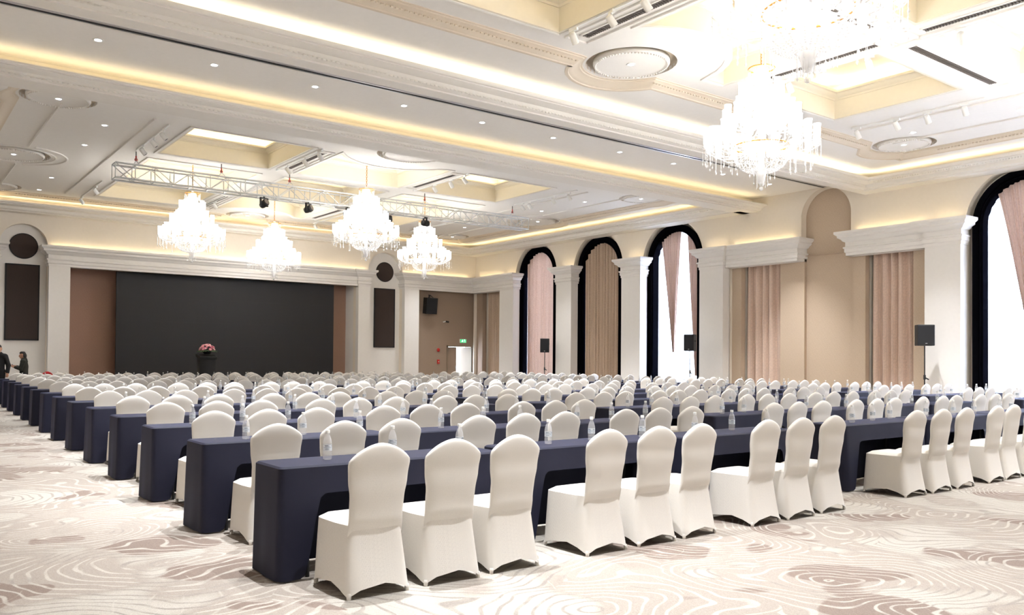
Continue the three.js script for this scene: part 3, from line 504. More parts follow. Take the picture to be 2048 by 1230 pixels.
  put('chain', links, M.brass, g); put('ceiling_rose', lathe([[0.001, 3.46], [0.05, 3.46], [0.14, 3.54], [0.15, 3.56], [0.001, 3.56]], 20), M.brass, g);
  // lamps inside the shades
  for (const [ti, ids] of [[0, [0, 4, 8, 12]], [2, [1, 5, 9]], [4, [2]]]) for (const i of ids) { const [r, y, n] = tiers[ti], a = (i + (ti % 2) * 0.5) / n * 2 * Math.PI, l = new THREE.PointLight(CANDLE, POWER.chandelier); l.position.set(r * Math.cos(a), y + 0.13, r * Math.sin(a)); l.shadow.radius = 2; l.castShadow = true; g.add(l); }
  return g;
})();
{
  const spots = [
    [12.15, 8.95, 0.08, 'big crystal chandelier shown whole, in front of the wide ceiling beam'], [7.85, 5.2, 0.1, 'crystal chandelier cut off by the top edge, hanging overhead'], [16.15, 5.3, 0, 'crystal chandelier barely showing at the frame edge by the bright window'], [12.0, 1.6, 0, 'crystal chandelier of the near bay hanging beside the viewpoint'],
    [11.55, 22.4, 0, 'crystal chandelier in front of the middle of the lighting truss'], [7.7, 26.35, 0, 'crystal chandelier hanging before the dark end of the video wall'], [15.95, 26.35, 0, 'crystal chandelier in front of the round panel by the exit recess'], [11.82, 30.25, 0, 'smallest-looking crystal chandelier, above the middle of the video wall'],
  ];
  spots.forEach(([x, d, dy, label], i) => { if (i) copyOf(chandelier, label, [x, 4.3 + dy, d], i * 0.3); else { chandelier.position.set(x, 4.3 + dy, -d); chandelier.userData.label = label; } });
  scene.children.filter((o) => o.userData.category === 'chandelier' && o.position.z > -14).forEach((o) => o.traverse((l) => { if (l.isPointLight) l.intensity = POWER.chandelierNear; }));
}
// ---------------------------------------------------------------- recessed downlights
const ORD = ['first', 'second', 'third', 'fourth', 'fifth', 'sixth', 'seventh', 'eighth', 'ninth', 'tenth', 'eleventh', 'twelfth', 'thirteenth', 'fourteenth'];
const rim = lathe([[0.055, 0.0], [0.085, -0.008], [0.09, 0.0], [0.085, 0.01], [0.055, 0.01]], 20), lens = new THREE.CylinderGeometry(0.056, 0.056, 0.006, 20);
function downlight(x, y, d, label, power, angle = 0.62) {
  const t = thing('downlight', label, 'ceiling light', [x, y, d], 0, 'recessed ceiling downlights'); put('trim_ring', rim, M.white, t); put('lens', lens, M.glowLens, t);
  if (power) { const l = new THREE.SpotLight(LENS, power, 0, angle, 0.7); l.position.set(0, -0.03, 0); l.target.position.set(x, 0, -d); l.shadow.radius = 2; l.castShadow = true; t.add(l); scene.add(l.target); l.target.name = 'aim'; }
}
[2.98, 4.94, 6.93, 8.95, 10.99, 13.1, 15.35, 17.4, 19.5, 21.7].forEach((x, i) => downlight(x, 6.848, 15.68, ORD[i] + ' downlight from the carpet end of the flat beam soffit', POWER.spot));
for (const [x, side] of [[4.35, 'screen-end strip opposite the windows'], [19.85, 'ceiling strip along the windows']]) [22.0, 24.4, 29.55, 32.0].forEach((d, i) => downlight(x, 6.998, d, ORD[i] + ' small downlight past the beam on the ' + side, x > 15 ? (d > 28 ? POWER.spotFar : POWER.spotWindow) : d > 28 ? POWER.spotStage : POWER.spotFar));
[10.3, 7.9, 3.1].forEach((d, i) => downlight(19.9, 6.998, d, ORD[i] + ' downlight after the beam in the near bay strip by the windows', POWER.spot));
[10.3, 7.9, 3.1].forEach((d, i) => downlight(4.2, 6.998, d, ORD[i] + ' downlight after the beam in the near bay strip over the bare carpet', POWER.spot));
[[9.62, 'over the front seats of the carpet-side block'], [13.86, 'over the front seats past the main aisle'], [18.6, 'over the front seats by the window aisle']].forEach(([x, w]) => downlight(x, 6.998, 3.5, 'rib downlight outside the frame ' + w, POWER.spotRear, 0.85));
discSpots.forEach(([x, y, d], i) => downlight(x, y - 0.004, d, 'downlight in the middle of round ceiling disc ' + ['over the beam front', 'on the window side of the far bay', 'on the carpet side of the far bay', 'nearest the video wall', 'in the beam corner by the windows', 'in the beam corner over the carpet', 'in the stage corner over the carpet', 'in the stage corner by the windows', 'beside the cut-off chandelier', 'on the window side of the near bay', 'on the carpet side of the near bay', 'in the near corner by the windows', 'in the near corner over the carpet'][i], d > 28 ? POWER.spotStage : d > 16 ? POWER.spotFar : POWER.spot));

// ---------------------------------------------------------------- air grilles and track spots on the coffer ribs
function vent(x, d, len, along, label) {
  const t = thing('ceiling_vent', label, 'air vent', [x, 6.99, d], along === 'd' ? Math.PI / 2 : 0, 'linear ceiling air vents');
  put('frame', [new THREE.BoxGeometry(len, 0.02, 0.03).translate(0, 0, 0.09), new THREE.BoxGeometry(len, 0.02, 0.03).translate(0, 0, -0.09), new THREE.BoxGeometry(0.03, 0.02, 0.21).translate(len / 2, 0, 0), new THREE.BoxGeometry(0.03, 0.02, 0.21).translate(-len / 2, 0, 0)], M.ceiling, t);
  put('backing', new THREE.BoxGeometry(len, 0.004, 0.16).translate(0, 0.006, 0), M.dark, t);
  const s = []; for (let k = -len / 2 + 0.05; k < len / 2; k += 0.05) s.push(new THREE.BoxGeometry(0.012, 0.014, 0.15).translate(k, -0.003, 0)); for (const k of [-0.04, 0.04]) s.push(new THREE.BoxGeometry(len, 0.012, 0.01).translate(0, -0.003, k)); put('slats', s, M.grille, t).userData.kind = 'stuff';
  put('surround', [new THREE.BoxGeometry(len + 0.4, 0.035, 0.05).translate(0, -0.002, 0.24), new THREE.BoxGeometry(len + 0.4, 0.035, 0.05).translate(0, -0.002, -0.24), new THREE.BoxGeometry(0.05, 0.035, 0.5).translate(len / 2 + 0.2, -0.002, 0), new THREE.BoxGeometry(0.05, 0.035, 0.5).translate(-len / 2 - 0.2, -0.002, 0)], M.ceiling, t);
}
vent(16.0, 7.48, 3.2, 'x', 'long dark air vent between the two lit coffers by the windows'); vent(13.86, 9.0, 2.4, 'd', 'dark air vent behind the whole chandelier'); vent(13.86, 6.0, 2.0, 'd', 'dark air vent near the top corner of the near bay'); vent(9.62, 9.5, 2.4, 'd', 'dark air vent beside the track spots above the beam'); vent(11.8, 7.48, 2.6, 'x', 'air vent behind the cut-off chandelier'); vent(9.62, 5.5, 2.4, 'd', 'air vent overhead beside the cut-off chandelier');
vent(9.62, 22.4, 2.4, 'd', 'air vent groove between the two lit coffers behind the truss end'); vent(13.86, 22.4, 2.4, 'd', 'air vent groove beside the chandelier at the truss middle'); vent(9.62, 30.2, 2.4, 'd', 'air vent groove above the video wall'); vent(13.86, 30.2, 2.4, 'd', 'air vent groove towards the exit recess');
function railSpots(x, d0, d1, ds, where, turn = 0) {
  tag(put('track_rail', box(x - 0.018, x + 0.018, 6.965, 7.0, d0, d1), M.white), 'slim white spotlight rail ' + where, 'light track', 'spotlight rails');
  ds.forEach((d, i) => {
    const t = thing('track_spotlight', ORD[i] + ' white spotlight from the beam on the rail ' + where, 'spotlight', [x, 6.79, d], turn + jit(0.4), 'white track spotlights');
    put('adapter', new THREE.BoxGeometry(0.05, 0.05, 0.16).translate(0, 0.16, 0), M.white, t); put('stem', new THREE.CylinderGeometry(0.012, 0.012, 0.1, 6).translate(0, 0.1, 0), M.white, t);
    const can = put('can', lathe([[0.001, 0.1], [0.045, 0.1], [0.06, 0.06], [0.062, -0.1], [0.05, -0.1], [0.05, -0.06], [0.001, -0.05]], 14), M.white, t); can.rotation.z = 0.7; can.position.y = 0.02; const mouth = put('mouth', new THREE.CylinderGeometry(0.05, 0.05, 0.004, 12).translate(0, -0.092, 0), M.blackMatt, can);
  });
}
railSpots(18.4, 8.0, 11.0, [10.85, 9.9, 9.2, 8.4], 'at the near window-side coffer'); railSpots(14.2, 6.0, 10.4, [9.8, 9.1, 8.15, 6.55], 'behind the whole chandelier'); railSpots(9.2, 7.2, 10.6, [10.5, 9.6, 8.85], 'at the first rib over the beam');
railSpots(5.55, 20.9, 24.0, [21.4, 22.3, 23.35], 'by the truss end over the carpet'); railSpots(5.7, 29.0, 32.4, [30.0, 32.3], 'at the screen corner over the carpet'); railSpots(9.42, 20.8, 24.0, [20.95, 21.9, 23.1], 'between truss and beam'); railSpots(14.1, 20.8, 24.0, [21.0, 21.75, 22.7], 'beside the middle chandelier'); railSpots(18.25, 20.6, 24.0, [21.0, 21.8, 23.1, 23.5], 'by the window end of the truss'); railSpots(9.6, 29, 32, [30.2], 'above the screen middle'); railSpots(18.6, 29, 32, [30.2], 'above the exit recess'); railSpots(14.4, 29, 32.6, [32.4], 'above the screen end');

// ---------------------------------------------------------------- lighting truss
{
  const t = thing('lighting_truss', 'long silver box truss hung below the far ceiling', 'truss', [12.02, 6.2, 24.3]);
  const L = 13.95, H = 0.4, W = 0.4, n = 28, s = L / n, chord = new THREE.CylinderGeometry(0.026, 0.026, L, 8).rotateZ(Math.PI / 2);
  for (const y of [0, H]) for (const z of [-W / 2, W / 2]) { const c = put('chord', chord, M.truss, t); c.position.set(0, y, z); }
  const up = new THREE.CylinderGeometry(0.014, 0.014, H, 6), across = new THREE.CylinderGeometry(0.014, 0.014, W, 6).rotateX(Math.PI / 2), diag = new THREE.CylinderGeometry(0.012, 0.012, Math.hypot(s, H), 6).rotateZ(Math.atan2(s, H)), flat = new THREE.CylinderGeometry(0.012, 0.012, Math.hypot(s, W), 6).rotateX(Math.PI / 2).rotateY(Math.atan2(s, W));
  for (let i = 0; i <= n; i++) {
    const x = -L / 2 + i * s;
    for (const z of [-W / 2, W / 2]) { const b = put('upright', up, M.truss, t); b.position.set(x, H / 2, z); if (i < n) { const q = put('diagonal', diag, M.truss, t); q.position.set(x + s / 2, H / 2, z); if (i % 2) q.rotation.y = Math.PI; } }
    const a = put('crossbar', across, M.truss, t); a.position.set(x, 0, 0); if (i % 2 === 0) { const e = put('crossbar', across, M.truss, t); e.position.set(x, H, 0); } else if (i < n) { const q = put('diagonal', flat, M.truss, t); q.position.set(x + s / 2, 0, 0); }
  }
  [[5.6, 'at the carpet end of the truss'], [7.9, 'second along the truss from the carpet end'], [9.95, 'third along the truss from the carpet end'], [14.7, 'over the fifth moving light'], [18.4, 'at the window end of the truss']].forEach(([x, w]) => {
    const h = thing('truss_hanger', 'short chain hanger with red hook ' + w, 'hanger', [x, 6.64, 24.3], 0, 'truss hangers');
    put('chain', rod(new THREE.Vector3(0, 0.12, 0), new THREE.Vector3(0, 0.38, 0), 0.014), M.grille, h); put('hook', [new THREE.TorusGeometry(0.03, 0.012, 6, 12).translate(0, 0.14, 0), rod(new THREE.Vector3(0, 0.18, 0), new THREE.Vector3(0, 0.24, 0), 0.018)], M.red, h); put('clamp', rod(new THREE.Vector3(-0.03, 0, -0.2), new THREE.Vector3(0, 0.11, 0), 0.012), M.chrome, h); put('clamp', rod(new THREE.Vector3(0.03, 0, 0.2), new THREE.Vector3(0, 0.11, 0), 0.012), M.chrome, h);
  });
  [9.09, 10.47, 11.77, 13.2, 14.6].forEach((x, i) => {
    const h = thing('moving_light', ORD[i] + ' black moving-head light from the carpet end of the truss', 'stage light', [x, 5.88, 24.1], 0.4 + i * 0.25, 'moving lights under the truss');
    put('yoke', [new THREE.BoxGeometry(0.03, 0.24, 0.06).translate(-0.13, 0.13, 0), new THREE.BoxGeometry(0.03, 0.24, 0.06).translate(0.13, 0.13, 0), new THREE.BoxGeometry(0.29, 0.03, 0.06).translate(0, 0.245, 0)], M.black, h);
    put('head', lathe([[0.001, -0.13], [0.08, -0.12], [0.1, -0.06], [0.11, 0.08], [0.1, 0.12], [0.001, 0.13]], 16).rotateX(1.1 + i * 0.12).translate(0, 0.08, 0), M.black, h); put('lens', new THREE.CylinderGeometry(0.085, 0.085, 0.012, 16).rotateX(1.1 + i * 0.12).translate(0, 0.08 + 0.132 * Math.cos(1.1 + i * 0.12), 0.132 * Math.sin(1.1 + i * 0.12)), M.grille, h); put('clamp', rod(new THREE.Vector3(0, 0.25, 0), new THREE.Vector3(0, 0.29, 0), 0.03), M.black, h);
  });
}

// ---------------------------------------------------------------- chairs, tables, bottles
function surface(nu, nv, fn, closeU = false) {
  const pos = [], uv = [], idx = [], w = nu + 1;
  for (let j = 0; j <= nv; j++) for (let i = 0; i <= nu; i++) { const p = fn(i / nu, j / nv); pos.push(...p); uv.push(i / nu, j / nv); }
  for (let j = 0; j < nv; j++) for (let i = 0; i < nu; i++) { const a = j * w + i, b = a + w; idx.push(a, a + 1, b, a + 1, b + 1, b); }
  const g = new THREE.BufferGeometry(); g.setAttribute('position', new THREE.Float32BufferAttribute(pos, 3)); g.setAttribute('uv', new THREE.Float32BufferAttribute(uv, 2)); g.setIndex(idx); g.computeVertexNormals();
  if (closeU) { const n = g.attributes.normal; for (let j = 0; j <= nv; j++) { const a = j * w, b = a + nu, x = n.getX(a) + n.getX(b), y = n.getY(a) + n.getY(b), z = n.getZ(a) + n.getZ(b), l = Math.hypot(x, y, z) || 1; n.setXYZ(a, x / l, y / l, z / l); n.setXYZ(b, x / l, y / l, z / l); } }
  return g;
}
const sgn = (v, p) => Math.sign(v) * Math.pow(Math.abs(v), p), lerp = (a, b, t) => a + (b - a) * t;
const curve = (pts) => (y) => { for (let i = 1; i < pts.length; i++) if (y <= pts[i][0]) { const [a, p] = pts[i - 1], [b, q] = pts[i], t = clamp((y - a) / (b - a)), s = t * t * (3 - 2 * t); return p + (q - p) * s; } return pts[pts.length - 1][1]; };
const backWide = curve([[0.38, 0.19], [0.48, 0.184], [0.6, 0.187], [0.72, 0.203], [0.83, 0.212]]), backLean = curve([[0.36, 0.182], [0.47, 0.2], [0.7, 0.225], [0.95, 0.262]]), backThick = curve([[0.36, 0.01], [0.47, 0.03], [0.8, 0.034], [0.95, 0.026]]);
function backrestShape(nu, nv) {
  return surface(nu, nv, (u, v) => {
    const a = -u * 2 * Math.PI, k = v < 0.6 ? v / 0.6 * 0.8 : 0.8 + 0.2 * Math.sin((v - 0.6) / 0.4 * Math.PI / 2), y = 0.37 + 0.573 * k;
    let w = backWide(y), th = backThick(y); const q = clamp((y - 0.825) / 0.118); w *= Math.pow(Math.max(0, 1 - Math.pow(q, 1.36)), 0.6); th *= Math.pow(Math.max(0, 1 - Math.pow(q, 5)), 0.5);
    return [w * sgn(Math.cos(a), 0.55), y, backLean(y) + th * sgn(Math.sin(a), 0.7)];
  }, true);
}
function seatShape(nu, nv) {
  const edge = (a, t) => { // t: 0 seat edge, 1 hem
    const c = sgn(Math.cos(a), 0.24), s = sgn(Math.sin(a), 0.24), rear = s > 0, back = smooth(-0.2, 1, s), x = lerp(lerp(0.21, 0.186, back), 0.226, Math.pow(t, 0.85)) * c, waist = rear ? 0.012 * Math.sin(t * Math.PI) * (1 - Math.abs(c)) : 0;
    return [x, (rear ? lerp(0.205, 0.268, Math.pow(t, 1.3)) - waist : lerp(0.24, 0.268, t)) * s];
  };
  const skirt = surface(nu, nv, (u, v) => { const a = -u * 2 * Math.PI + 0.785, hc = Math.abs(sgn(Math.cos(a), 0.24)), hs = Math.abs(sgn(Math.sin(a), 0.24)), hem = 0.002 + 0.075 * (1 - Math.pow(Math.min(hc, hs), 2.2)), t = v, e = edge(a, t), y = lerp(0.437, hem, t); return [e[0], y, e[1]]; }, true);
  const top = surface(nu, 5, (u, v) => { const a = -u * 2 * Math.PI + 0.785, r = 1 - v, e = edge(a, 0), d = Math.pow(r, 6); return [e[0] * r, 0.475 - 0.038 * d, e[1] * r]; }, true);
  return merge([skirt, top]);
}
const chairFine = { back: backrestShape(40, 26), seat: seatShape(56, 14) }, chairFar = { back: backrestShape(20, 14), seat: seatShape(28, 7) }, footGeo = lathe([[0.001, 0], [0.013, 0], [0.015, 0.02], [0.012, 0.04], [0.001, 0.04]], 10);
function makeChair(kit, feet, m = M.chair) {
  const g = new THREE.Group(); g.name = 'banquet_chair'; tag(g, 'chair', 'chair');
  put('backrest', kit.back, m, g); put('seat', kit.seat, m, g);
  if (feet) for (const sx of [-1, 1]) for (const sz of [-1, 1]) { const f = put('foot', footGeo, m, g); f.position.set(sx * 0.2, 0, sz * 0.243); }
  g.userData.base = 'banquet_chair'; return g;
}
const chairNear = makeChair(chairFine, true), chairMid = makeChair(chairFine, false), chairBack = makeChair(chairFar, false);

// table under a floor-length navy cloth, short on the chair side
const TL = 1.79, TW = 0.46, TH = 0.75;
function tableclothShape(seedValue, step) {
  let s = seedValue; const rr = () => { s = (s * 1664525 + 1013904223) >>> 0; return s / 4294967296; };
  const hx = TL / 2, hz = TW / 2, rad = 0.035, per = [], straight = (ax, az, bx, bz, nx, nz) => { const L = Math.hypot(bx - ax, bz - az), n = Math.max(2, Math.round(L / step)); for (let i = 0; i < n; i++) per.push([ax + (bx - ax) * i / n, az + (bz - az) * i / n, nx, nz]); }, corner = (cx, cz, a0) => { for (let i = 0; i < 5; i++) { const a = a0 + i / 5 * Math.PI / 2; per.push([cx + rad * Math.cos(a), cz + rad * Math.sin(a), Math.cos(a), Math.sin(a)]); } };
  straight(-hx + rad, hz, hx - rad, hz, 0, 1); // chair side (towards +z), walked left to right
  // corners run clockwise seen from above with +z down: chair side, right end, far side, left end
  for (let i = 0; i < 5; i++) { const a = Math.PI / 2 - i / 5 * Math.PI / 2; per.push([hx - rad + rad * Math.cos(a), hz - rad + rad * Math.sin(a), Math.cos(a), Math.sin(a)]); }
  straight(hx, hz - rad, hx, -hz + rad, 1, 0);
  for (let i = 0; i < 5; i++) { const a = -i / 5 * Math.PI / 2; per.push([hx - rad + rad * Math.cos(a), -hz + rad + rad * Math.sin(a), Math.cos(a), Math.sin(a)]); }
  straight(hx - rad, -hz, -hx + rad, -hz, 0, -1);
  for (let i = 0; i < 5; i++) { const a = -Math.PI / 2 - i / 5 * Math.PI / 2; per.push([-hx + rad + rad * Math.cos(a), -hz + rad + rad * Math.sin(a), Math.cos(a), Math.sin(a)]); }
  straight(-hx, -hz + rad, -hx, hz - rad, -1, 0);
  for (let i = 0; i < 5; i++) { const a = Math.PI - i / 5 * Math.PI / 2; per.push([-hx + rad + rad * Math.cos(a), hz - rad + rad * Math.sin(a), Math.cos(a), Math.sin(a)]); }
  const n = per.length, ph = [rr() * 6, rr() * 6, rr() * 6], nv = 12;
  const side = surface(n, nv, (u, v) => {
    const i = Math.round(u * n) % n, [x, z, nx, nz] = per[i], front = nz > 0.5 ? smooth(hx - 0.16, hx - 0.3, Math.abs(x)) : 0, hem = lerp(0.012, 0.56, front), y = lerp(TH - 0.012, hem, v), t = (TH - y) / TH, q = u * 2 * Math.PI;
    const fold = (0.5 + 0.5 * Math.sin(q * 15 + ph[0]) + 0.6 * Math.sin(q * 7 + ph[1])) * 0.011 * t, o = 0.004 + 0.012 * t + fold * (nx ? 0.8 : 1);
    return [x + nx * o, y, z + nz * o];
  }, true);
  const top = new THREE.BufferGeometry(), pos = [], lip = [];
  for (let i = 0; i < n; i++) { const [ax, az] = per[i], [bx, bz] = per[(i + 1) % n]; pos.push(0, TH, 0, ax * 0.988, TH, az * 0.955, bx * 0.988, TH, bz * 0.955); const A = [ax * 0.988, TH, az * 0.955], B = [bx * 0.988, TH, bz * 0.955], C = [ax + per[i][2] * 0.004, TH - 0.012, az + per[i][3] * 0.004], D = [bx + per[(i + 1) % n][2] * 0.004, TH - 0.012, bz + per[(i + 1) % n][3] * 0.004]; lip.push(...A, ...C, ...B, ...B, ...C, ...D); }
  top.setAttribute('position', new THREE.Float32BufferAttribute(pos.concat(lip), 3)); top.computeVertexNormals();
  return merge([metres(side), metres(top)]);
}
const cloths = [tableclothShape(3, 0.035), tableclothShape(19, 0.035), tableclothShape(41, 0.035)], clothFar = tableclothShape(5, 0.08);
const tabletopGeo = new THREE.BoxGeometry(TL - 0.02, 0.025, TW - 0.02).translate(0, TH - 0.028, 0), legGeo = merge([rod(new THREE.Vector3(0, 0, -0.17), new THREE.Vector3(0, TH - 0.03, -0.15), 0.014), rod(new THREE.Vector3(0, 0, 0.17), new THREE.Vector3(0, TH - 0.03, 0.15), 0.014), rod(new THREE.Vector3(0, 0.2, -0.165), new THREE.Vector3(0, 0.2, 0.165), 0.01)]);
function makeTable(k, near) {
  const g = new THREE.Group(); g.name = 'conference_table'; g.userData.base = 'conference_table'; tag(g, 'table', 'table');
  put('tablecloth', near ? cloths[k] : clothFar, M.navy, g);
  if (near) { put('tabletop', tabletopGeo, M.grille, g); for (const s of [-1, 1]) { const l = put('leg', legGeo, M.black, g); l.position.x = s * (TL / 2 - 0.22); } }
  return g;
}
const tablesNear = [0, 1, 2].map((k) => makeTable(k, true)), tableFar = makeTable(0, false);
// water bottle
const labelTexture = (() => {
  const cv = document.createElement('canvas'); cv.width = 256; cv.height = 96; const x = cv.getContext('2d'); x.fillStyle = '#f4f7f9'; x.fillRect(0, 0, 256, 96);
  x.fillStyle = '#4b5f78'; for (let i = 0; i < 4; i++) { x.fillRect(i * 64 + 8, 14, 34, 8); x.fillRect(i * 64 + 8, 30, 44, 4); x.fillRect(i * 64 + 14, 62, 30, 4); x.fillRect(i * 64 + 8, 74, 40, 4); } x.fillStyle = '#b3c2cf'; x.fillRect(0, 44, 256, 8);
  const t = new THREE.CanvasTexture(cv); t.colorSpace = THREE.SRGBColorSpace; t.wrapS = THREE.RepeatWrapping; return t;
})();
M.label = new THREE.MeshPhysicalMaterial({ color: '#ffffff', map: labelTexture, roughness: 0.5, transmission: 0.45, thickness: 0, side: THREE.DoubleSide });
function makeBottle(fine) {
  const g = new THREE.Group(); g.name = 'water_bottle'; g.userData.base = 'water_bottle'; tag(g, 'bottle', 'bottle'); const n = fine ? 18 : 9;
  put('body', lathe(fine ? [[0.001, 0.003], [0.026, 0], [0.031, 0.006], [0.031, 0.02], [0.029, 0.026], [0.031, 0.032], [0.031, 0.048], [0.029, 0.054], [0.031, 0.06], [0.03, 0.1], [0.031, 0.108], [0.031, 0.118], [0.027, 0.14], [0.019, 0.165], [0.0135, 0.178], [0.0135, 0.19]] : [[0.001, 0], [0.031, 0.002], [0.031, 0.118], [0.0135, 0.178], [0.0135, 0.19]], n), M.bottle, g);
  put('cap', lathe([[0.016, 0.185], [0.016, 0.206], [0.014, 0.208], [0.001, 0.208]], n), M.white, g);
  put('label', new THREE.CylinderGeometry(0.0316, 0.0316, 0.045, n, 1, true).translate(0, 0.085, 0), M.label, g); return g;
}
const bottleNear = makeBottle(true), bottleFar = makeBottle(false);

const ROWNAME = (k) => k === 0 ? 'back row' : ORD[k] + ' row from the back';
const BLOCKS = [['from the bare carpet', 3], ['past the main aisle', 4], ['past the window aisle', 2]], NTH = (n) => ORD[n] ;
const seats = [];
for (let k = 0; k < 14; k++) for (let b = 0; b < 3; b++) {
  const left = b === 0 ? 2.12 + 0.066 * k : b === 1 ? 8.72 - 0.04 * Math.min(k, 5) + 0.05 * Math.max(0, k - 7) : 17.95 - 0.02 * k, pitch = b === 0 ? Math.max(1.885, 1.945 - 0.025 * k) : 1.89, rear = 4.647 + 1.8187 * k;
  for (let i = 0; i < BLOCKS[b][1]; i++) {
    const x0 = left + i * pitch, dT = rear + 0.86 + jit(0.012);
    // skip what lies well outside the picture
    const az = Math.atan2(x0, dT) - YAW; if (az > 0.62) continue;
    const proto = k < 6 ? tablesNear[(k + i * 2 + b) % 3] : tableFar;
    copyOf(proto, `navy-clothed table, ${NTH(i)} ${BLOCKS[b][0]}, ${ROWNAME(k)}`, [x0 + TL / 2, 0, dT], jit(0.004), 'navy conference tables');
    for (let c = 0; c < 3; c++) {
      const x = x0 + 0.4 + c * 0.545 + jit(0.025), d = rear + 0.27 + jit(0.02); seats.push({ k, b, n: i * 3 + c, x, d, turn: jit(0.035), bx: x0 + 0.5 + c * 0.56 + jit(0.09), bd: dT + 0.03 + jit(0.09) });
    }
  }
}
const depth = (s) => s.x * Math.sin(YAW) + s.d * Math.cos(YAW);
const inFrame = seats.filter((s) => { const a = Math.atan2(s.x, s.d) - YAW; return a < 0.58 && a > -0.6; }).sort((a, b) => depth(a) - depth(b));
const farSeats = [], farBottles = [];
inFrame.forEach((s, i) => {
  const where = `${NTH(s.n)} ${BLOCKS[s.b][0]}, ${ROWNAME(s.k)}`;
  if (i < 300) {
    copyOf(s.k < 4 ? chairNear : s.k < 7 ? chairMid : chairBack, 'white stretch-covered chair, ' + where, [s.x, 0, s.d], s.turn, 'white covered banquet chairs');
    copyOf(s.k < 4 ? bottleNear : bottleFar, 'clear water bottle, ' + where, [s.bx, TH, s.bd], rnd() * 6, 'water bottles on the tables');
  } else { farSeats.push(s); farBottles.push(s); }
});
{
  const one = merge([chairFar.back, chairFar.seat]), list = farSeats.map((s) => one.clone().rotateY(s.turn).translate(s.x, 0, -s.d));
  const o = put('distant_chairs', list, M.chair); o.userData.kind = 'stuff'; tag(o, 'white covered chairs of the last rows before the stage', 'chairs');
  const bt = merge([lathe([[0.001, 0], [0.031, 0.002], [0.031, 0.118], [0.0135, 0.178], [0.0135, 0.19]], 7)]), bo = put('distant_bottles', farBottles.map((s) => bt.clone().translate(s.bx, TH, -s.bd)), M.bottle); bo.userData.kind = 'stuff'; tag(bo, 'water bottles on the last tables before the stage', 'bottles');
}
{ // one red-covered chair by the people
  const redCover = mat('#b0141c', 0.8, { side: THREE.DoubleSide }), g = makeChair(chairFar, false, redCover); g.name = numbered('banquet_chair'); scene.add(g); g.position.set(4.36, 0, -30.9); g.rotation.y = 0.5; tag(g, 'single red-covered chair beside the person with the phone', 'chair');
}

// ---------------------------------------------------------------- loudspeakers on stands along the windows
[[22.35, 27.2, 0.37, 0.58, 1.74, 'in front of the rose drape', -0.75], [22.35, 19.35, 0.36, 0.57, 1.78, 'in front of the third bright window', -1.15], [22.35, 11.25, 0.43, 0.56, 1.9, 'beside the near bay window pier', -0.85]].forEach(([x, d, w, h, y, where, turn]) => {
  const s = thing('speaker_stand', 'black tripod speaker stand ' + where, 'speaker stand', [x, 0, d], turn, 'speaker stands');
  put('pole', rod(new THREE.Vector3(0, 0.1, 0), new THREE.Vector3(0, y - 0.002, 0), 0.017, 8), M.black, s); put('collar', rod(new THREE.Vector3(0, 1.0, 0), new THREE.Vector3(0, 1.12, 0), 0.032, 8), M.black, s); put('knob', rod(new THREE.Vector3(0, 1.06, 0), new THREE.Vector3(0.09, 1.0, 0.05), 0.018), M.black, s);
  for (let k = 0; k < 3; k++) { const a = k * 2.094; put('leg', rod(new THREE.Vector3(0, 0.75, 0), new THREE.Vector3(0.38 * Math.cos(a), 0.01, 0.38 * Math.sin(a)), 0.013), M.black, s); put('brace', rod(new THREE.Vector3(0, 0.25, 0), new THREE.Vector3(0.19 * Math.cos(a), 0.38, 0.19 * Math.sin(a)), 0.009), M.black, s); }
  const c = thing('loudspeaker', 'black loudspeaker on the tripod stand ' + where, 'speaker', [x, y, d], turn, 'loudspeakers on stands');
  put('cabinet', new RoundedBoxGeometry(w, h, 0.32, 2, 0.02).translate(0, h / 2, 0), M.black, c); put('grille', new RoundedBoxGeometry(w - 0.04, h - 0.05, 0.02, 1, 0.008).translate(0, h / 2, 0.16), M.blackMatt, c); put('badge', new THREE.BoxGeometry(0.05, 0.012, 0.004).translate(0, 0.06, 0.172), M.chrome, c); put('handle', new THREE.BoxGeometry(0.01, 0.04, 0.16).translate(w / 2 + 0.004, h * 0.6, 0), M.blackMatt, c);
});

// ---------------------------------------------------------------- people by the side wall
function field(capsules, lo, hi, res) {
  const mc = new MarchingCubes(res, new THREE.MeshBasicMaterial(), false, false, 400000), c = new THREE.Vector3(), ab = new THREE.Vector3(), ap = new THREE.Vector3();
  const caps = capsules.map(([a, b, ra, rb, sq]) => ({ a: new THREE.Vector3(...a), b: new THREE.Vector3(...b), ra, rb, sq: sq ?? 1 }));
  for (let z = 0; z < res; z++) for (let y = 0; y < res; y++) for (let x = 0; x < res; x++) {
    c.set(lerp(lo[0], hi[0], x / res), lerp(lo[1], hi[1], y / res), lerp(lo[2], hi[2], z / res)); let m = 9;
    for (const k of caps) { ab.copy(k.b).sub(k.a); ap.copy(c).sub(k.a); ap.z *= k.sq; ab.z *= k.sq; const t = clamp(ap.dot(ab) / Math.max(1e-6, ab.lengthSq())), d = ap.addScaledVector(ab, -t).length() - lerp(k.ra, k.rb, t), s = 0.03, h = clamp(0.5 + 0.5 * (m - d) / s); m = lerp(m, d, h) - s * h * (1 - h); }
    mc.field[x + y * res + z * res * res] = -m;
  }
  mc.isolation = 0; mc.update(); const n = mc.count, src = mc.positionArray, pos = new Float32Array(n * 3);
  for (let i = 0; i < n; i++) for (let k = 0; k < 3; k++) pos[i * 3 + k] = lerp(lo[k], hi[k], (src[i * 3 + k] + 1) / 2);
  let g = new THREE.BufferGeometry(); g.setAttribute('position', new THREE.BufferAttribute(pos, 3)); g = mergeVertices(g, 1e-4); g.computeVertexNormals(); return g;
}
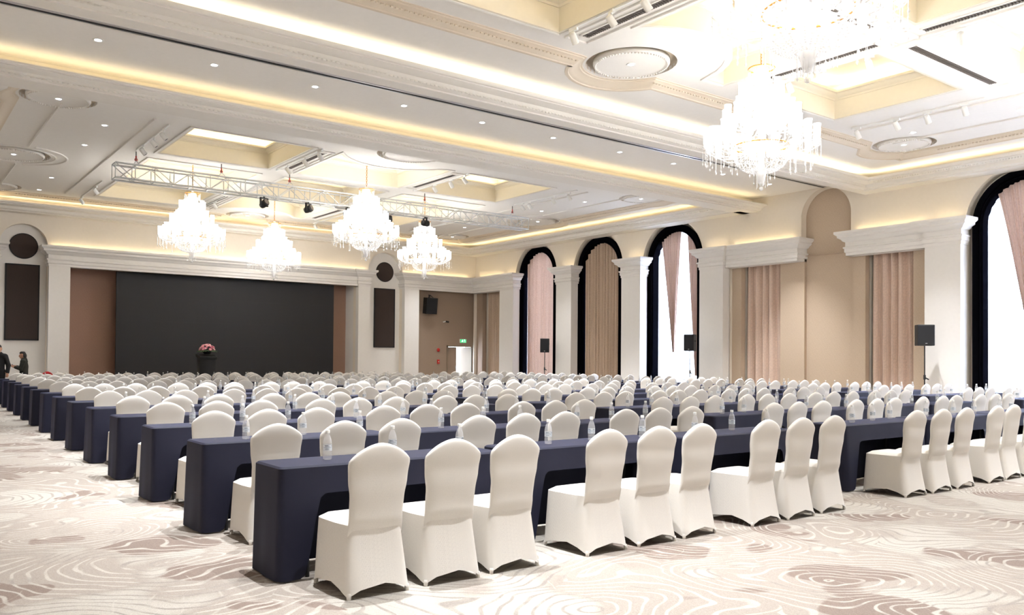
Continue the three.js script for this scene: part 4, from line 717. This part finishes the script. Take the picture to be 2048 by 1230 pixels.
const skin = mat('#c9987c', 0.6), hair = mat('#1a1413', 0.6), darkGreen = mat('#2a2b24', 0.85), blackSuit = mat('#131216', 0.8), trousers = mat('#15151a', 0.85), shoe = mat('#0c0c0c', 0.4);
function person(label, at, turn, H, pose, jacket) {
  const p = thing('person', label, 'person', at, turn), s = H / 1.7, S = (list) => list.map(([a, b, r, q, z]) => [a.map((v) => v * s), b.map((v) => v * s), r * s, q * s, z]);
  const lo = [-0.42 * s, -0.02, -0.5 * s], hi = [0.42 * s, 1.75 * s, 0.34 * s], { el, er, hl, hr, head } = pose;
  // one continuous body: legs, trunk, neck, head, arms and hands
  const hand = (h, dir, side) => { const o = [[h, [h[0] + dir[0] * 0.08, h[1] + dir[1] * 0.08, h[2] + dir[2] * 0.08], 0.03, 0.034]]; for (let k = 0; k < 4; k++) { const b = [h[0] + dir[0] * 0.08 + (k - 1.5) * 0.018, h[1] + dir[1] * 0.08, h[2] + dir[2] * 0.08]; o.push([b, [b[0] - side * 0.01, b[1] + dir[1] * 0.07 + 0.02, b[2] + dir[2] * 0.07], 0.0095, 0.008]); } o.push([h, [h[0] - side * 0.05, h[1] + 0.03, h[2] + dir[2] * 0.06], 0.012, 0.01]); return o; };
  const body = S([[[0, 0.92, 0], [0, 1.2, 0.0], 0.15, 0.155, 1.35], [[0, 1.2, 0], [0, 1.38, 0], 0.165, 0.13, 1.4], [[-0.15, 1.37, 0], [0.15, 1.37, 0], 0.07, 0.07], [[0, 1.4, 0], [0, 1.5, -0.02], 0.055, 0.052],
    [[0, 1.56, head], [0, 1.62, head + 0.01], 0.085, 0.088], [[0, 1.52, head - 0.03], [0, 1.56, head - 0.04], 0.055, 0.06], [[0, 1.555, head - 0.1], [0, 1.575, head - 0.09], 0.014, 0.01], [[0.085, 1.57, head + 0.01], [0.09, 1.6, head + 0.01], 0.014, 0.016], [[-0.085, 1.57, head + 0.01], [-0.09, 1.6, head + 0.01], 0.014, 0.016],
    [[0.09, 0.9, 0], [0.1, 0.5, -0.01], 0.095, 0.062], [[0.1, 0.5, -0.01], [0.1, 0.1, 0.02], 0.058, 0.042], [[0.1, 0.05, 0.02], [0.11, 0.035, -0.14], 0.045, 0.035], [[-0.09, 0.9, 0], [-0.1, 0.5, -0.01], 0.095, 0.062], [[-0.1, 0.5, -0.01], [-0.1, 0.1, 0.02], 0.058, 0.042], [[-0.1, 0.05, 0.02], [-0.11, 0.035, -0.14], 0.045, 0.035],
    [[0.19, 1.37, 0], er, 0.056, 0.046], [er, hr, 0.045, 0.03], [[-0.19, 1.37, 0], el, 0.056, 0.046], [el, hl, 0.045, 0.03], ...hand(hr, pose.dr, 1), ...hand(hl, pose.dl, -1)]);
  put('body', field(body, lo, hi, 120), skin, p);
  const grow = (list, k) => list.map(([a, b, r, q, z]) => [a, b, r + k * s, q + k * s, z]);
  put('jacket', field(grow(S([[[0, 0.86, 0], [0, 1.2, 0.0], 0.16, 0.155, 1.35], [[0, 1.2, 0], [0, 1.38, 0], 0.165, 0.13, 1.4], [[-0.15, 1.37, 0], [0.15, 1.37, 0], 0.07, 0.07], [[0.19, 1.37, 0], er, 0.056, 0.046], [er, hr.map((v, i) => lerp(er[i], v, 0.86)), 0.046, 0.036], [[-0.19, 1.37, 0], el, 0.056, 0.046], [el, hl.map((v, i) => lerp(el[i], v, 0.86)), 0.046, 0.036], [[0, 1.4, 0.02], [0, 1.44, 0.02], 0.06, 0.055]]), 0.016), lo, hi, 96), jacket, p);
  put('trousers', field(grow(S([[[0.09, 0.92, 0], [0.1, 0.5, -0.01], 0.1, 0.066], [[0.1, 0.5, -0.01], [0.1, 0.1, 0.02], 0.062, 0.05], [[-0.09, 0.92, 0], [-0.1, 0.5, -0.01], 0.1, 0.066], [[-0.1, 0.5, -0.01], [-0.1, 0.1, 0.02], 0.062, 0.05]]), 0.012), lo, hi, 80), trousers, p);
  put('shoes', field(grow(S([[[0.1, 0.05, 0.02], [0.11, 0.035, -0.14], 0.045, 0.035], [[-0.1, 0.05, 0.02], [-0.11, 0.035, -0.14], 0.045, 0.035]]), 0.01), lo, hi, 80), shoe, p);
  put('hair', field(S([[[0, 1.6, head + 0.03], [0, 1.645, head + 0.01], 0.09, 0.085], [[0, 1.56, head + 0.06], [0, pose.hairLow, head + 0.07], 0.07, 0.045], [[0, 1.66, head - 0.02], [0, 1.665, head - 0.05], 0.06, 0.04]]), lo, hi, 110), hair, p);
  for (const sx of [-1, 1]) { const e = put('eye', new THREE.SphereGeometry(0.011 * s, 8, 6), M.black, p); e.position.set(sx * 0.033 * s, 1.588 * s, (head - 0.079) * s); }
  const mo = put('mouth', new THREE.SphereGeometry(0.02 * s, 8, 5).scale(1, 0.28, 0.4), mat('#8e4a44', 0.6), p); mo.position.set(0, 1.532 * s, (head - 0.095) * s); return p;
}
person('person in a dark green jacket looking down at a phone, near the side wall', [3.82, 0, 30.6], 1.25, 1.56, { er: [0.25, 1.12, -0.05], el: [-0.25, 1.12, -0.05], hr: [0.08, 1.2, -0.27], hl: [-0.06, 1.18, -0.27], dr: [-0.3, 0.2, -0.8], dl: [0.3, 0.2, -0.8], head: -0.05, hairLow: 1.42 }, darkGreen);
person('person in a black suit standing with lowered arms at the picture edge', [3.1, 0, 30.4], 2.7, 1.76, { er: [0.27, 1.1, 0.02], el: [-0.27, 1.1, 0.02], hr: [0.27, 0.86, -0.06], hl: [-0.27, 0.86, -0.06], dr: [0, -0.8, -0.1], dl: [0, -0.8, -0.1], head: -0.02, hairLow: 1.54 }, blackSuit);
{ const p = thing('mobile_phone', 'small dark phone held by the person in green', 'phone', [3.55, 1.12, 30.72], 1.25); put('case', new RoundedBoxGeometry(0.07, 0.14, 0.009, 2, 0.004).rotateX(-0.7), M.black, p); put('screen', new THREE.PlaneGeometry(0.062, 0.128).rotateX(-0.7).translate(0, 0.0042, 0.0036), M.glass, p); }

renderer.render(scene, camera);
